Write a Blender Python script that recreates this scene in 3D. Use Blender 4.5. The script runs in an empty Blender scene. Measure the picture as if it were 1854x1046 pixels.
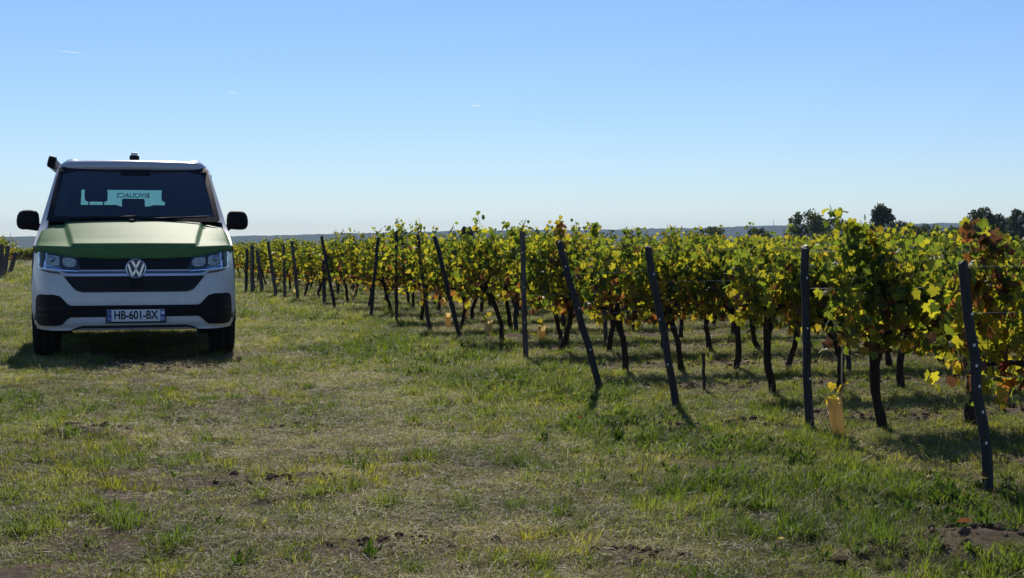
import bpy, bmesh, math, random
import numpy as np
from mathutils import Vector, Matrix, Euler

random.seed(7)
rng = np.random.default_rng(11)
scene = bpy.context.scene
COL = scene.collection
R = math.radians

# ------------------------------------------------------------------ camera, sky, sun, exposure
CAM_H = 1.15
PITCH = R(-1.973)
FPX = 2700.0                       # focal length in pixels of the 1854 px wide photograph
cam_data = bpy.data.cameras.new('camera')
cam_data.sensor_width = 36.0
cam_data.lens = 36.0 * FPX / 1854.0
cam_data.clip_start = 0.1
cam_data.clip_end = 40000
cam = bpy.data.objects.new('camera', cam_data)
COL.objects.link(cam)
cam.location = (0, 0, CAM_H)
cam.rotation_euler = (R(90) + PITCH, 0, 0)
scene.camera = cam

SUN_EL = R(40)
SHADOW = Vector((0.13, -1.0, 0)).normalized()          # where shadows fall on the ground
world = bpy.data.worlds.new('World')
scene.world = world
world.use_nodes = True
wn = world.node_tree
wn.nodes.clear()
w_out = wn.nodes.new('ShaderNodeOutputWorld')
w_bg = wn.nodes.new('ShaderNodeBackground')
w_sky = wn.nodes.new('ShaderNodeTexSky')
w_sky.sky_type = 'NISHITA'
w_sky.sun_disc = False
w_sky.sun_elevation = SUN_EL
w_sky.sun_rotation = math.atan2(-SHADOW.x, -SHADOW.y)
w_sky.altitude = 100
w_sky.air_density = 1.0
w_sky.dust_density = 0.03
w_sky.ozone_density = 4.5
w_tint = wn.nodes.new('ShaderNodeMix')
w_tint.data_type = 'RGBA'
w_tint.blend_type = 'MULTIPLY'
w_tint.inputs[0].default_value = 1.0
w_tint.inputs[7].default_value = (0.88, 0.97, 1.20, 1)
wn.links.new(w_sky.outputs[0], w_tint.inputs[6])
wn.links.new(w_tint.outputs[2], w_bg.inputs[0])
w_bg.inputs[1].default_value = 0.089
wn.links.new(w_bg.outputs[0], w_out.inputs[0])

sun_data = bpy.data.lights.new('sun', 'SUN')
sun_data.energy = 4.8
sun_data.angle = R(0.53)
sun_data.color = (1.0, 0.93, 0.82)
sun = bpy.data.objects.new('sun', sun_data)
COL.objects.link(sun)
sun.location = (0, 0, 60)
light_dir = Vector((SHADOW.x, SHADOW.y, -math.tan(SUN_EL))).normalized()
sun.rotation_euler = light_dir.to_track_quat('-Z', 'Y').to_euler()

scene.view_settings.view_transform = 'Standard'
scene.view_settings.look = 'None'
scene.view_settings.gamma = 1.0
scene.view_settings.use_curve_mapping = False
scene.view_settings.exposure = 0.0
scene.cycles.max_bounces = 8
scene.cycles.transparent_max_bounces = 16
scene.cycles.volume_bounces = 3

# ------------------------------------------------------------------ helpers
def obj(name, mesh, mat=None, parent=None, loc=None, **props):
    o = bpy.data.objects.new(name, mesh)
    COL.objects.link(o)
    if mat is not None and mesh is not None and not len(mesh.materials):
        mesh.materials.append(mat)
    if parent is not None:
        o.parent = parent
    if loc is not None:
        o.location = loc
    for k, v in props.items():
        o[k] = v
    return o

def thing(name, label, category, loc=(0, 0, 0), rotz=0.0, group=None):
    o = bpy.data.objects.new(name, None)
    o.empty_display_size = 0.1
    COL.objects.link(o)
    o.location = loc
    o.rotation_euler = (0, 0, rotz)
    o['label'] = label
    o['category'] = category
    if group:
        o['group'] = group
    return o

def mesh_np(name, verts, faces, smooth=True):
    """verts (n,3), faces list of arrays of equal width (quads and/or tris)."""
    me = bpy.data.meshes.new(name)
    if isinstance(faces, np.ndarray):
        faces = [faces]
    faces = [f for f in faces if len(f)]
    nv = len(verts)
    loops = np.concatenate([f.ravel() for f in faces]).astype(np.int32)
    sizes = np.concatenate([np.full(len(f), f.shape[1], np.int32) for f in faces])
    starts = np.concatenate([[0], np.cumsum(sizes)[:-1]]).astype(np.int32)
    me.vertices.add(nv)
    me.vertices.foreach_set('co', np.asarray(verts, np.float32).ravel())
    me.loops.add(len(loops))
    me.loops.foreach_set('vertex_index', loops)
    me.polygons.add(len(sizes))
    me.polygons.foreach_set('loop_start', starts)
    me.polygons.foreach_set('loop_total', sizes)
    me.polygons.foreach_set('use_smooth', np.full(len(sizes), smooth, bool))
    me.update(calc_edges=True)
    me.validate()
    return me

def grid_faces(nu, nv, closed_u=False):
    f = []
    for j in range(nv - 1):
        for i in range(nu if closed_u else nu - 1):
            a = j * nu + i
            b = j * nu + (i + 1) % nu
            f.append((a, b, b + nu, a + nu))
    return np.array(f, np.int32)

def bm_mesh(name, bm, smooth=False, angle=None):
    me = bpy.data.meshes.new(name)
    bm.normal_update()
    bm.to_mesh(me)
    bm.free()
    for p in me.polygons:
        p.use_smooth = smooth or angle is not None
    if angle is not None:
        try:
            me.set_sharp_from_angle(angle=R(angle))
        except Exception:
            pass
    return me

def add_box(bm, c, s, rot=None, bevel=0.0):
    r = bmesh.ops.create_cube(bm, size=1.0)
    vs = r['verts']
    M = Matrix.Translation(c) @ (rot.to_4x4() if rot else Matrix()) @ Matrix.Diagonal((s[0], s[1], s[2], 1))
    bmesh.ops.transform(bm, matrix=M, verts=vs)
    if bevel:
        es = list({e for v in vs for e in v.link_edges})
        bmesh.ops.bevel(bm, geom=es, offset=bevel, segments=2, profile=0.6, affect='EDGES')

def box_mesh(name, c, s, bevel=0.0, rot=None):
    bm = bmesh.new()
    add_box(bm, c, s, rot, bevel)
    return bm_mesh(name, bm, angle=35)

def tube_arrays(pts, radii, n=8, cap=True):
    """tube along points; returns verts and faces (quads, tris)."""
    pts = [Vector(p) for p in pts]
    V, Q, T = [], [], []
    ref = Vector((1, 0, 0.13)).normalized()
    for i, p in enumerate(pts):
        d = (pts[min(i + 1, len(pts) - 1)] - pts[max(i - 1, 0)])
        d = d.normalized() if d.length > 1e-9 else Vector((0, 0, 1))
        a = d.cross(ref)
        if a.length < 0.05:
            a = d.cross(Vector((0, 1, 0)))
        a.normalize()
        b = d.cross(a).normalized()
        r = radii[i] if hasattr(radii, '__len__') else radii
        for k in range(n):
            t = 2 * math.pi * k / n
            V.append(p + a * (r * math.cos(t)) + b * (r * math.sin(t)))
    for i in range(len(pts) - 1):
        for k in range(n):
            k2 = (k + 1) % n
            Q.append((i * n + k, i * n + k2, (i + 1) * n + k2, (i + 1) * n + k))
    if cap:
        for end in (0, len(pts) - 1):
            c = len(V)
            V.append(pts[end])
            for k in range(n):
                k2 = (k + 1) % n
                T.append((c, end * n + k2, end * n + k) if end == 0 else (c, end * n + k, end * n + k2))
    return [tuple(v) for v in V], Q, T

class Builder:
    """collects shapes into one mesh"""
    def __init__(self):
        self.v, self.q, self.t = [], [], []
    def add(self, V, Q, T):
        o = len(self.v)
        self.v += V
        self.q += [tuple(i + o for i in f) for f in Q]
        self.t += [tuple(i + o for i in f) for f in T]
    def tube(self, pts, radii, n=8):
        self.add(*tube_arrays(pts, radii, n))
    def mesh(self, name, smooth=True):
        fs = []
        if self.q: fs.append(np.array(self.q, np.int32))
        if self.t: fs.append(np.array(self.t, np.int32))
        return mesh_np(name, np.array(self.v, np.float32), fs, smooth)

def hash2(ix, iy, seed):
    h = (ix.astype(np.int64) * 374761393 + iy.astype(np.int64) * 668265263 + seed * 144665) & 0x7fffffff
    h = ((h ^ (h >> 13)) * 1274126177) & 0x7fffffff
    h = h ^ (h >> 16)
    return (h & 0xffff) / 65535.0

def vnoise(x, y, scale, seed=0):
    x = np.asarray(x, float) / scale
    y = np.asarray(y, float) / scale
    ix, iy = np.floor(x), np.floor(y)
    fx, fy = x - ix, y - iy
    fx = fx * fx * (3 - 2 * fx)
    fy = fy * fy * (3 - 2 * fy)
    a = hash2(ix, iy, seed); b = hash2(ix + 1, iy, seed)
    c = hash2(ix, iy + 1, seed); d = hash2(ix + 1, iy + 1, seed)
    return (a * (1 - fx) + b * fx) * (1 - fy) + (c * (1 - fx) + d * fx) * fy

def fbm(x, y, scale, seed=0, octv=3):
    s, amp, tot = 0, 1.0, 0
    for i in range(octv):
        s = s + amp * vnoise(x, y, scale / 2 ** i, seed + 17 * i)
        tot += amp
        amp *= 0.55
    return s / tot

def sstep(a, b, x):
    t = np.clip((np.asarray(x, float) - a) / (b - a), 0, 1)
    return t * t * (3 - 2 * t)

# ------------------------------------------------------------------ materials
def new_mat(name):
    m = bpy.data.materials.new(name)
    m.use_nodes = True
    nt = m.node_tree
    nt.nodes.clear()
    out = nt.nodes.new('ShaderNodeOutputMaterial')
    return m, nt, out

def N(nt, kind, **kw):
    n = nt.nodes.new(kind)
    for k, v in kw.items():
        setattr(n, k, v)
    return n

def noise_node(nt, scale, detail=4, rough=0.6, coord='Object', stretch=None):
    tc = N(nt, 'ShaderNodeTexCoord')
    no = N(nt, 'ShaderNodeTexNoise')
    no.inputs['Scale'].default_value = scale
    no.inputs['Detail'].default_value = detail
    no.inputs['Roughness'].default_value = rough
    src = tc.outputs[coord]
    if stretch:
        mp = N(nt, 'ShaderNodeMapping')
        mp.inputs['Scale'].default_value = stretch
        nt.links.new(src, mp.inputs[0])
        src = mp.outputs[0]
    nt.links.new(src, no.inputs['Vector'])
    return no

def ramp(nt, fac, stops):
    r = N(nt, 'ShaderNodeValToRGB')
    e = r.color_ramp.elements
    while len(e) < len(stops):
        e.new(0.5)
    for el, (p, c) in zip(e, stops):
        el.position = p
        el.color = (*c, 1)
    nt.links.new(fac, r.inputs[0])
    return r

def simple(name, col, rough=0.5, metal=0.0, spec=0.5, coat=0.0, var=0.0, nscale=8.0, bump=0.0, stretch=None):
    m, nt, out = new_mat(name)
    b = N(nt, 'ShaderNodeBsdfPrincipled')
    b.inputs['Roughness'].default_value = rough
    b.inputs['Metallic'].default_value = metal
    b.inputs['Specular IOR Level'].default_value = spec
    b.inputs['Coat Weight'].default_value = coat
    b.inputs['Coat Roughness'].default_value = 0.05
    b.inputs['Base Color'].default_value = (*col, 1)
    if var or bump:
        no = noise_node(nt, nscale, 5, 0.65, 'Object', stretch)
        if var:
            lo = tuple(max(0, c * (1 - var)) for c in col)
            hi = tuple(min(1, c * (1 + var)) for c in col)
            r = ramp(nt, no.outputs[0], [(0.3, lo), (0.7, hi)])
            nt.links.new(r.outputs[0], b.inputs['Base Color'])
        if bump:
            bp = N(nt, 'ShaderNodeBump')
            bp.inputs['Strength'].default_value = bump
            bp.inputs['Distance'].default_value = 0.01
            nt.links.new(no.outputs[0], bp.inputs['Height'])
            nt.links.new(bp.outputs[0], b.inputs['Normal'])
    nt.links.new(b.outputs[0], out.inputs[0])
    return m

def glass(name, tint, refl_ior=1.5, rough=0.0):
    m, nt, out = new_mat(name)
    tr = N(nt, 'ShaderNodeBsdfTransparent')
    tr.inputs[0].default_value = (*tint, 1)
    gl = N(nt, 'ShaderNodeBsdfGlossy')
    gl.inputs['Roughness'].default_value = rough
    gl.inputs[0].default_value = (0.9, 0.95, 1, 1)
    fr = N(nt, 'ShaderNodeFresnel')
    fr.inputs[0].default_value = refl_ior
    mx = N(nt, 'ShaderNodeMixShader')
    nt.links.new(fr.outputs[0], mx.inputs[0])
    nt.links.new(tr.outputs[0], mx.inputs[1])
    nt.links.new(gl.outputs[0], mx.inputs[2])
    nt.links.new(mx.outputs[0], out.inputs[0])
    return m

def leaf_mat(name, refl, trans, tw=0.5, rough=0.5, vary=0.35, spec=0.25):
    """thin leaf: reflects, and lets light of a yellower colour through"""
    m, nt, out = new_mat(name)
    oi = N(nt, 'ShaderNodeObjectInfo')
    gi = N(nt, 'ShaderNodeNewGeometry')
    ad = N(nt, 'ShaderNodeMath', operation='ADD')
    nt.links.new(oi.outputs['Random'], ad.inputs[0])
    nt.links.new(gi.outputs['Random Per Island'], ad.inputs[1])
    fr = N(nt, 'ShaderNodeMath', operation='FRACT')
    nt.links.new(ad.outputs[0], fr.inputs[0])
    no = noise_node(nt, 26.0, 3, 0.6, 'Object')
    mixf = N(nt, 'ShaderNodeMath', operation='MULTIPLY_ADD')
    mixf.inputs[1].default_value = 0.45
    nt.links.new(no.outputs[0], mixf.inputs[0])
    mu = N(nt, 'ShaderNodeMath', operation='MULTIPLY')
    mu.inputs[1].default_value = 0.62
    nt.links.new(fr.outputs[0], mu.inputs[0])
    nt.links.new(mu.outputs[0], mixf.inputs[2])
    def cr(c):
        lo = (c[0] * (1 - vary * 1.1), c[1] * (1 - vary), c[2] * (1 - vary))
        hi = (min(1, c[0] * (1 + vary * 1.15)), min(1, c[1] * (1 + vary * 0.8)), c[2] * (1 + vary * 0.5))
        return ramp(nt, mixf.outputs[0], [(0.05, lo), (0.5, c), (0.95, hi)])
    b = N(nt, 'ShaderNodeBsdfPrincipled')
    b.inputs['Roughness'].default_value = rough
    b.inputs['Specular IOR Level'].default_value = spec
    nt.links.new(cr(refl).outputs[0], b.inputs['Base Color'])
    t = N(nt, 'ShaderNodeBsdfTranslucent')
    nt.links.new(cr(trans).outputs[0], t.inputs[0])
    mx = N(nt, 'ShaderNodeMixShader')
    mx.inputs[0].default_value = tw
    nt.links.new(b.outputs[0], mx.inputs[1])
    nt.links.new(t.outputs[0], mx.inputs[2])
    nt.links.new(mx.outputs[0], out.inputs[0])
    return m

M = {}
M['white_paint'] = simple('white_car_paint', (0.64, 0.65, 0.65), 0.4, 0, 0.4, 0.5, 0.10, 5.0)
M['green_paint'] = simple('green_car_paint', (0.085, 0.180, 0.064), 0.54, 0.0, 0.075, 0.0, 0.12, 6.0)
M['silver_paint'] = simple('silver_roof_paint', (0.46, 0.46, 0.50), 0.3, 0.0, 0.5, 1.0, 0.05, 4.0)
M['silver_paint'].node_tree.nodes['Principled BSDF'].inputs['Coat Roughness'].default_value = 0.20
M['black_trim'] = simple('black_plastic_trim', (0.007, 0.007, 0.009), 0.6, 0, 0.18, 0, 0.3, 60.0, 0.05)
M['black_gloss'] = simple('black_gloss', (0.004, 0.004, 0.006), 0.35, 0, 0.22)
M['slat_black'] = simple('grille_black', (0.007, 0.007, 0.010), 0.45, 0, 0.25)
M['chrome'] = simple('chrome', (0.62, 0.68, 0.80), 0.22, 1.0)
M['bar_chrome'] = simple('grille_bar_chrome', (0.34, 0.36, 0.42), 0.3, 1.0)
M['chrome_blue'] = simple('headlight_inner', (0.30, 0.38, 0.50), 0.3, 0.9, var=0.2, nscale=30)
M['reflector'] = simple('reflector_facets', (0.48, 0.46, 0.42), 0.15, 1.0, var=0.3, nscale=55, bump=0.9)
M['rubber'] = simple('tyre_rubber', (0.016, 0.016, 0.017), 0.85, 0, 0.2, 0, 0.3, 40, 0.3)
M['rim'] = simple('alloy_rim', (0.45, 0.46, 0.48), 0.35, 0.9)
M['under'] = simple('underbody', (0.01, 0.01, 0.01), 0.9, 0, 0.1)
M['interior'] = simple('interior_trim', (0.02, 0.022, 0.026), 0.85, 0, 0.15, 0, 0.2, 12)
M['seat'] = simple('seat_cloth', (0.016, 0.017, 0.02), 0.95, 0, 0.1, 0, 0.3, 60, 0.2)
M['windscreen'] = glass('windscreen_glass', (0.60, 0.80, 0.82), 1.75)
M['window'] = glass('window_glass', (0.48, 0.66, 0.69))
M['lens'] = glass('headlight_lens', (0.93, 0.96, 0.98), 1.25)
M['plate_white'] = simple('plate_white', (0.78, 0.80, 0.82), 0.45, 0, 0.4)
M['plate_blue'] = simple('plate_blue', (0.02, 0.09, 0.34), 0.45, 0, 0.4)
M['ink'] = simple('plate_ink', (0.012, 0.012, 0.015), 0.5, 0, 0.3)
M['decal'] = simple('window_decal', (0.015, 0.05, 0.08), 0.6, 0, 0.3)
M['badge_blue'] = simple('badge_blue', (0.008, 0.02, 0.07), 0.3, 0, 0.5, 0.6)
M['lamp_dark'] = simple('headlight_housing', (0.018, 0.026, 0.045), 0.35, 0.2, 0.4)
M['amber'] = simple('amber_lamp', (0.10, 0.055, 0.045), 0.35, 0, 0.5)
M['cable'] = simple('galvanised_wire', (0.35, 0.35, 0.35), 0.5, 0.6)
M['post'] = simple('weathered_post', (0.036, 0.033, 0.032), 0.75, 0, 0.35, 0, 0.45, 22, 0.5, (1, 1, 0.12))
M['post_grey'] = simple('grey_wooden_post', (0.105, 0.088, 0.074), 0.85, 0, 0.2, 0, 0.4, 24, 0.5, (1, 1, 0.12))
M['stud'] = simple('steel_stud', (0.6, 0.6, 0.6), 0.4, 0.7)
M['bark'] = simple('vine_bark', (0.038, 0.026, 0.019), 0.95, 0, 0.15, 0, 0.5, 30, 1.0, (1, 1, 0.25))
M['cane'] = simple('brown_cane', (0.09, 0.05, 0.025), 0.7, 0, 0.3, 0, 0.3, 20)
M['bamboo'] = simple('bamboo', (0.38, 0.28, 0.13), 0.6, 0, 0.3, 0, 0.25, 14, 0.1, (1, 1, 0.1))
M['guard'] = leaf_mat('amber_plastic_guard', (0.50, 0.38, 0.19), (0.88, 0.68, 0.27), 0.5, 0.45, 0.12, 0.4)
M['tree_bark'] = simple('tree_bark', (0.05, 0.04, 0.03), 0.95, 0, 0.1, 0, 0.4, 3, 0.6)
LEAF = {
    'green':  leaf_mat('vine_leaf_green',  (0.050, 0.075, 0.018), (0.27, 0.36, 0.028), 0.48),
    'dark':   leaf_mat('vine_leaf_shaded',   (0.036, 0.055, 0.016), (0.13, 0.18, 0.018), 0.40),  # darker copy of the green leaf, canopy shade painted into its colour
    'lime':   leaf_mat('vine_leaf_lime',   (0.105, 0.108, 0.018), (0.56, 0.54, 0.032), 0.52),
    'yellow': leaf_mat('vine_leaf_yellow', (0.170, 0.125, 0.018), (0.62, 0.48, 0.038), 0.50),
    'orange': leaf_mat('vine_leaf_orange', (0.150, 0.070, 0.020), (0.58, 0.22, 0.045), 0.45),
    'red':    leaf_mat('vine_leaf_red',    (0.100, 0.026, 0.020), (0.36, 0.070, 0.040), 0.42),
    'brown':  leaf_mat('vine_leaf_brown',  (0.085, 0.045, 0.022), (0.26, 0.115, 0.045), 0.32),
}
LEAF_KEYS = list(LEAF)
# ------------------------------------------------------------------ the lie of the land
ROW_SLOPE = 0.29
ROW_C = [6.15 + 2.07 * k for k in range(20)]           # the vine rows: y = c + 0.29 x
def edge_x(y):                                         # headland edge, where the rows end
    return 4.14 - 0.29 * y
SOIL_SPOTS = [(-3.2, 12.75, 0.55, 0.18, 0.10), (-2.7, 12.9, 0.35, 0.14, 0.07), (-2.55, 8.62, 0.33, 0.20, 0.11), (-1.33, 8.95, 0.26, 0.12, 0.07),
              (-1.95, 9.2, 0.30, 0.10, 0.06), (1.75, 5.55, 0.35, 0.22, 0.10), (1.45, 5.3, 0.3, 0.15, 0.06), (2.0, 5.75, 0.25, 0.2, 0.06), (0.45, 5.35, 0.22, 0.1, 0.05),
              (-0.42, 5.55, 0.25, 0.12, 0.05), (0.18, 11.6, 0.5, 0.12, 0.03), (1.3, 8.95, 0.5, 0.12, 0.06), (2.2, 9.2, 0.8, 0.14, 0.05), (-1.05, 7.0, 0.3, 0.16, 0.05)]

def base_h(y):
    y = np.asarray(y, float)
    d = np.maximum(y - 42, 0)
    return -np.where(d < 60, 0.00026 * d * d, 0.00026 * 3600 + 0.0312 * (np.minimum(d, 760) - 60))

def soil_mask(x, y):
    x = np.asarray(x, float); y = np.asarray(y, float)
    track = np.exp(-((x - (0.55 - 0.27 * y)) / 1.0) ** 2) * (1 - sstep(16, 30, y))
    n = fbm(x, y, 0.9, 3, 4)
    n2 = fbm(x, y, 0.28, 9, 3)
    m = sstep(0.58, 0.82, n * 0.6 + n2 * 0.4 + 0.16 * track)
    inside = sstep(0.0, 0.5, x - edge_x(y))
    for c in ROW_C[:9]:
        d = np.abs(y - c - ROW_SLOPE * x - 0.52)
        m = np.maximum(m, inside * np.exp(-(d / 0.30) ** 2) * sstep(0.12, 0.42, n2 * 0.6 + n * 0.4))
    for sx, sy, rx, ry, hh in SOIL_SPOTS:
        m = np.maximum(m, np.exp(-((x - sx) / rx) ** 2 - ((y - sy) / ry) ** 2) * (0.55 + 0.6 * n2))
    return np.clip(m, 0, 1)

def dry_mask(x, y):
    x = np.asarray(x, float); y = np.asarray(y, float)
    track = np.exp(-((x - (0.75 - 0.27 * y)) / 1.15) ** 2) * (1 - 0.6 * sstep(16, 40, y))
    return np.clip(0.22 + 0.62 * track * (0.5 + fbm(x, y, 1.6, 21, 3)) + 0.75 * (fbm(x, y, 2.3, 31, 4) - 0.5), 0, 1)

def lush_mask(x, y):
    x = np.asarray(x, float); y = np.asarray(y, float)
    strip = np.exp(-((x - edge_x(y) + 0.75) / 0.8) ** 2) * (1 - sstep(9, 26, y) * 0.6)
    lo = np.exp(-((x + 1.75) / 0.8) ** 2 - ((y - 5.9) / 0.9) ** 2)
    l2 = np.exp(-((x + 3.0) / 0.8) ** 2 - ((y - 9.8) / 1.1) ** 2)
    tuss = np.exp(-((x - 1.45) / 0.6) ** 2 - ((y - 6.75) / 0.55) ** 2)
    return np.clip(0.6 * tuss + 0.95 * strip + 0.5 * lo + 0.45 * l2 + 1.1 * (fbm(x, y, 1.5, 41, 4) - 0.53), 0, 1)

def height(x, y):
    x = np.asarray(x, float); y = np.asarray(y, float)
    near = 1 - sstep(40, 90, y)
    h = base_h(y) + near * (0.05 * (fbm(x, y, 2.6, 51, 2) - 0.5) + 0.050 * (fbm(x, y, 0.5, 61, 3) - 0.5) + 0.016 * (vnoise(x, y, 0.16, 67) - 0.5))
    ins = sstep(-0.1, 0.5, x - edge_x(y)) * near
    for c in ROW_C[:9]:
        d = np.abs(y - c - ROW_SLOPE * x - 0.52)
        h = h + ins * np.exp(-(d / 0.28) ** 2) * (0.015 + 0.075 * (fbm(x, y, 0.22, 73, 3) - 0.4))
    for sx, sy, rx, ry, hh in SOIL_SPOTS:
        g = np.exp(-((x - sx) / rx) ** 2 - ((y - sy) / ry) ** 2)
        h = h + hh * 0.5 * g * (0.4 + 1.2 * fbm(x, y, 0.13, 71, 2))
    return h

def hz(x, y):
    return float(height(np.array([x]), np.array([y]))[0])

def ground_at(px, py):
    """the spot of ground that the photograph shows at pixel px, py"""
    dx, dy = (px - 927.0) / FPX, (523.0 - py) / FPX
    cp, sp = math.cos(-PITCH), math.sin(-PITCH)
    d = Vector((dx, cp + dy * sp, -sp + dy * cp))
    g = 0.0
    for _ in range(4):
        t = (g - CAM_H) / d.z
        x, y = d.x * t, d.y * t
        g = float(base_h(y))
    return x, y

# ground sheet
def stations(spec):
    out = []
    for a, b, st in spec:
        out += list(np.arange(a, b - 1e-6, st))
    return out
ys = stations([(-60, 2, 6.2), (2, 5, 0.25), (5, 11, 0.045), (11, 18, 0.09), (18, 32, 0.25), (32, 62, 0.8), (62, 150, 6)]) + list(np.geomspace(150, 3450, 26))
xpos = stations([(0, 4.2, 0.06), (4.2, 8, 0.2), (8, 26, 0.9)]) + list(np.geomspace(26, 2350, 26))
xs = [-v for v in xpos[:0:-1]] + xpos
GX, GY = np.meshgrid(np.array(xs), np.array(ys))
GZ = height(GX, GY)
soilv = soil_mask(GX, GY)
nearm = (GY < 14) & (GY > 2)
GZ = GZ + np.where(nearm, soilv * 0.028 * (vnoise(GX, GY, 0.09, 81) - 0.5), 0)
gme = mesh_np('ground', np.stack([GX.ravel(), GY.ravel(), GZ.ravel()], 1), grid_faces(len(xs), len(ys)))
for nm, arr in (('soil', soilv), ('dry', dry_mask(GX, GY)), ('lush', lush_mask(GX, GY))):
    at = gme.attributes.new(nm, 'FLOAT', 'POINT')
    at.data.foreach_set('value', arr.ravel().astype(np.float32))

def ground_material():
    m, nt, out = new_mat('turf_and_soil')
    L = nt.links
    b = N(nt, 'ShaderNodeBsdfPrincipled')
    b.inputs['Roughness'].default_value = 0.95
    b.inputs['Specular IOR Level'].default_value = 0.1
    def attr(n):
        a = N(nt, 'ShaderNodeAttribute'); a.attribute_name = n
        return a.outputs['Fac']
    def mix(f, c1, c2):
        x = N(nt, 'ShaderNodeMix', data_type='RGBA')
        if isinstance(f, float): x.inputs[0].default_value = f
        else: L.new(f, x.inputs[0])
        for sock, c in ((6, c1), (7, c2)):
            if isinstance(c, tuple): x.inputs[sock].default_value = (*c, 1)
            else: L.new(c, x.inputs[sock])
        return x.outputs[2]
    fine = noise_node(nt, 95, 6, 0.75, 'Object')
    fib = noise_node(nt, 60, 5, 0.8, 'Object', (1, 0.35, 1))
    fib2 = noise_node(nt, 45, 5, 0.8, 'Object', (0.4, 1, 1))
    mid = noise_node(nt, 5.5, 6, 0.65, 'Object')
    green = ramp(nt, fine.outputs[0], [(0.34, (0.022, 0.028, 0.009)), (0.5, (0.080, 0.090, 0.026)), (0.68, (0.200, 0.190, 0.066))])  # ramp darkened: shadows between the grass blades painted in
    straw = ramp(nt, fib.outputs[0], [(0.34, (0.050, 0.038, 0.020)), (0.5, (0.190, 0.148, 0.082)), (0.68, (0.42, 0.33, 0.21))])  # darkened likewise, blade shadows put into the straw colour
    soil = ramp(nt, fib2.outputs[0], [(0.3, (0.045, 0.030, 0.020)), (0.5, (0.15, 0.105, 0.073)), (0.75, (0.32, 0.235, 0.17))])
    # straw among the green
    s1 = N(nt, 'ShaderNodeMath', operation='MULTIPLY_ADD')
    s1.inputs[1].default_value = 1.25; L.new(mid.outputs[0], s1.inputs[0]); 
    s0 = N(nt, 'ShaderNodeMath', operation='SUBTRACT'); L.new(attr('dry'), s0.inputs[0]); s0.inputs[1].default_value = 0.55
    L.new(s0.outputs[0], s1.inputs[2])
    cl = N(nt, 'ShaderNodeClamp'); L.new(s1.outputs[0], cl.inputs[0])
    c = mix(cl.outputs[0], green.outputs[0], straw.outputs[0])
    c = mix(attr('soil'), c, soil.outputs[0])
    L.new(c, b.inputs['Base Color'])
    hsum = N(nt, 'ShaderNodeMath', operation='ADD')
    L.new(fine.outputs[0], hsum.inputs[0]); L.new(fib.outputs[0], hsum.inputs[1])
    bp = N(nt, 'ShaderNodeBump')
    bp.inputs['Strength'].default_value = 0.9
    bp.inputs['Distance'].default_value = 0.02
    L.new(hsum.outputs[0], bp.inputs['Height'])
    L.new(bp.outputs[0], b.inputs['Normal'])
    L.new(b.outputs[0], out.inputs[0])
    return m
obj('ground', gme, ground_material(), kind='structure')

# wooded ridge far behind the vineyard
def ridge_top(x, y):
    px = 927 + x / y * FPX
    ctrl_px = [-900, 0, 70, 430, 560, 820, 1080, 1240, 1400, 1520, 1640, 1720, 1900, 2800]
    ctrl_py = [428, 429, 427, 427, 424, 417, 415, 412, 407, 408, 405, 402, 398, 405]
    return np.interp(px, ctrl_px, ctrl_py)
hx = np.concatenate([np.linspace(-2300, -950, 60), np.arange(-940, 1000, 3.2), np.linspace(1010, 2300, 60)])
hy = np.array([1500, 1650, 1800, 1950, 2080, 2180, 2260, 2320, 2370, 2410, 2440, 2462, 2480, 2500, 2600, 2800, 3100, 3400.])
HX, HY = np.meshgrid(hx, hy)
topz = CAM_H + (430 - ridge_top(HX, 2480.0)) / FPX * 2480.0
prof = np.interp(HY, [1500, 1800, 2080, 2320, 2440, 2500, 2800, 3400], [0, 0.12, 0.38, 0.72, 0.93, 0.985, 0.9, 0.5])
lowz = -26.0
HZ = lowz + (topz - lowz) * prof
HZ = HZ + (fbm(HX, HY, 220, 91, 3) - 0.5) * 9 * (1 - sstep(2380, 2480, HY)) * sstep(1500, 1700, HY)
HZ = HZ + (vnoise(HX, HY, 9, 95) - 0.5) * 2.2 * sstep(1500, 1700, HY) + (vnoise(HX, HY, 40, 96) - 0.5) * 2.0 * sstep(1500, 1700, HY)
HZ = np.maximum(HZ, -25.5)
hme = mesh_np('hills', np.stack([HX.ravel(), HY.ravel(), HZ.ravel()], 1), grid_faces(len(hx), len(hy)))
hm = simple('wooded_hillside', (0.034, 0.042, 0.030), 0.95, 0, 0.05, 0, 0.45, 0.035, 0)
obj('hills', hme, hm, kind='structure')

# the air: one closed box round everything
bm = bmesh.new()
add_box(bm, (0, 1725, 3.5), (4900, 3650, 61))
hmesh = bm_mesh('haze', bm)
m, nt, out = new_mat('thin_haze')
pv = N(nt, 'ShaderNodeVolumePrincipled')
pv.inputs['Color'].default_value = (0.48, 0.72, 1.0, 1)
pv.inputs['Density'].default_value = 0.00013
pv.inputs['Anisotropy'].default_value = 0.1
nt.links.new(pv.outputs[0], out.inputs['Volume'])
obj('haze', hmesh, m, kind='stuff')
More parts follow.
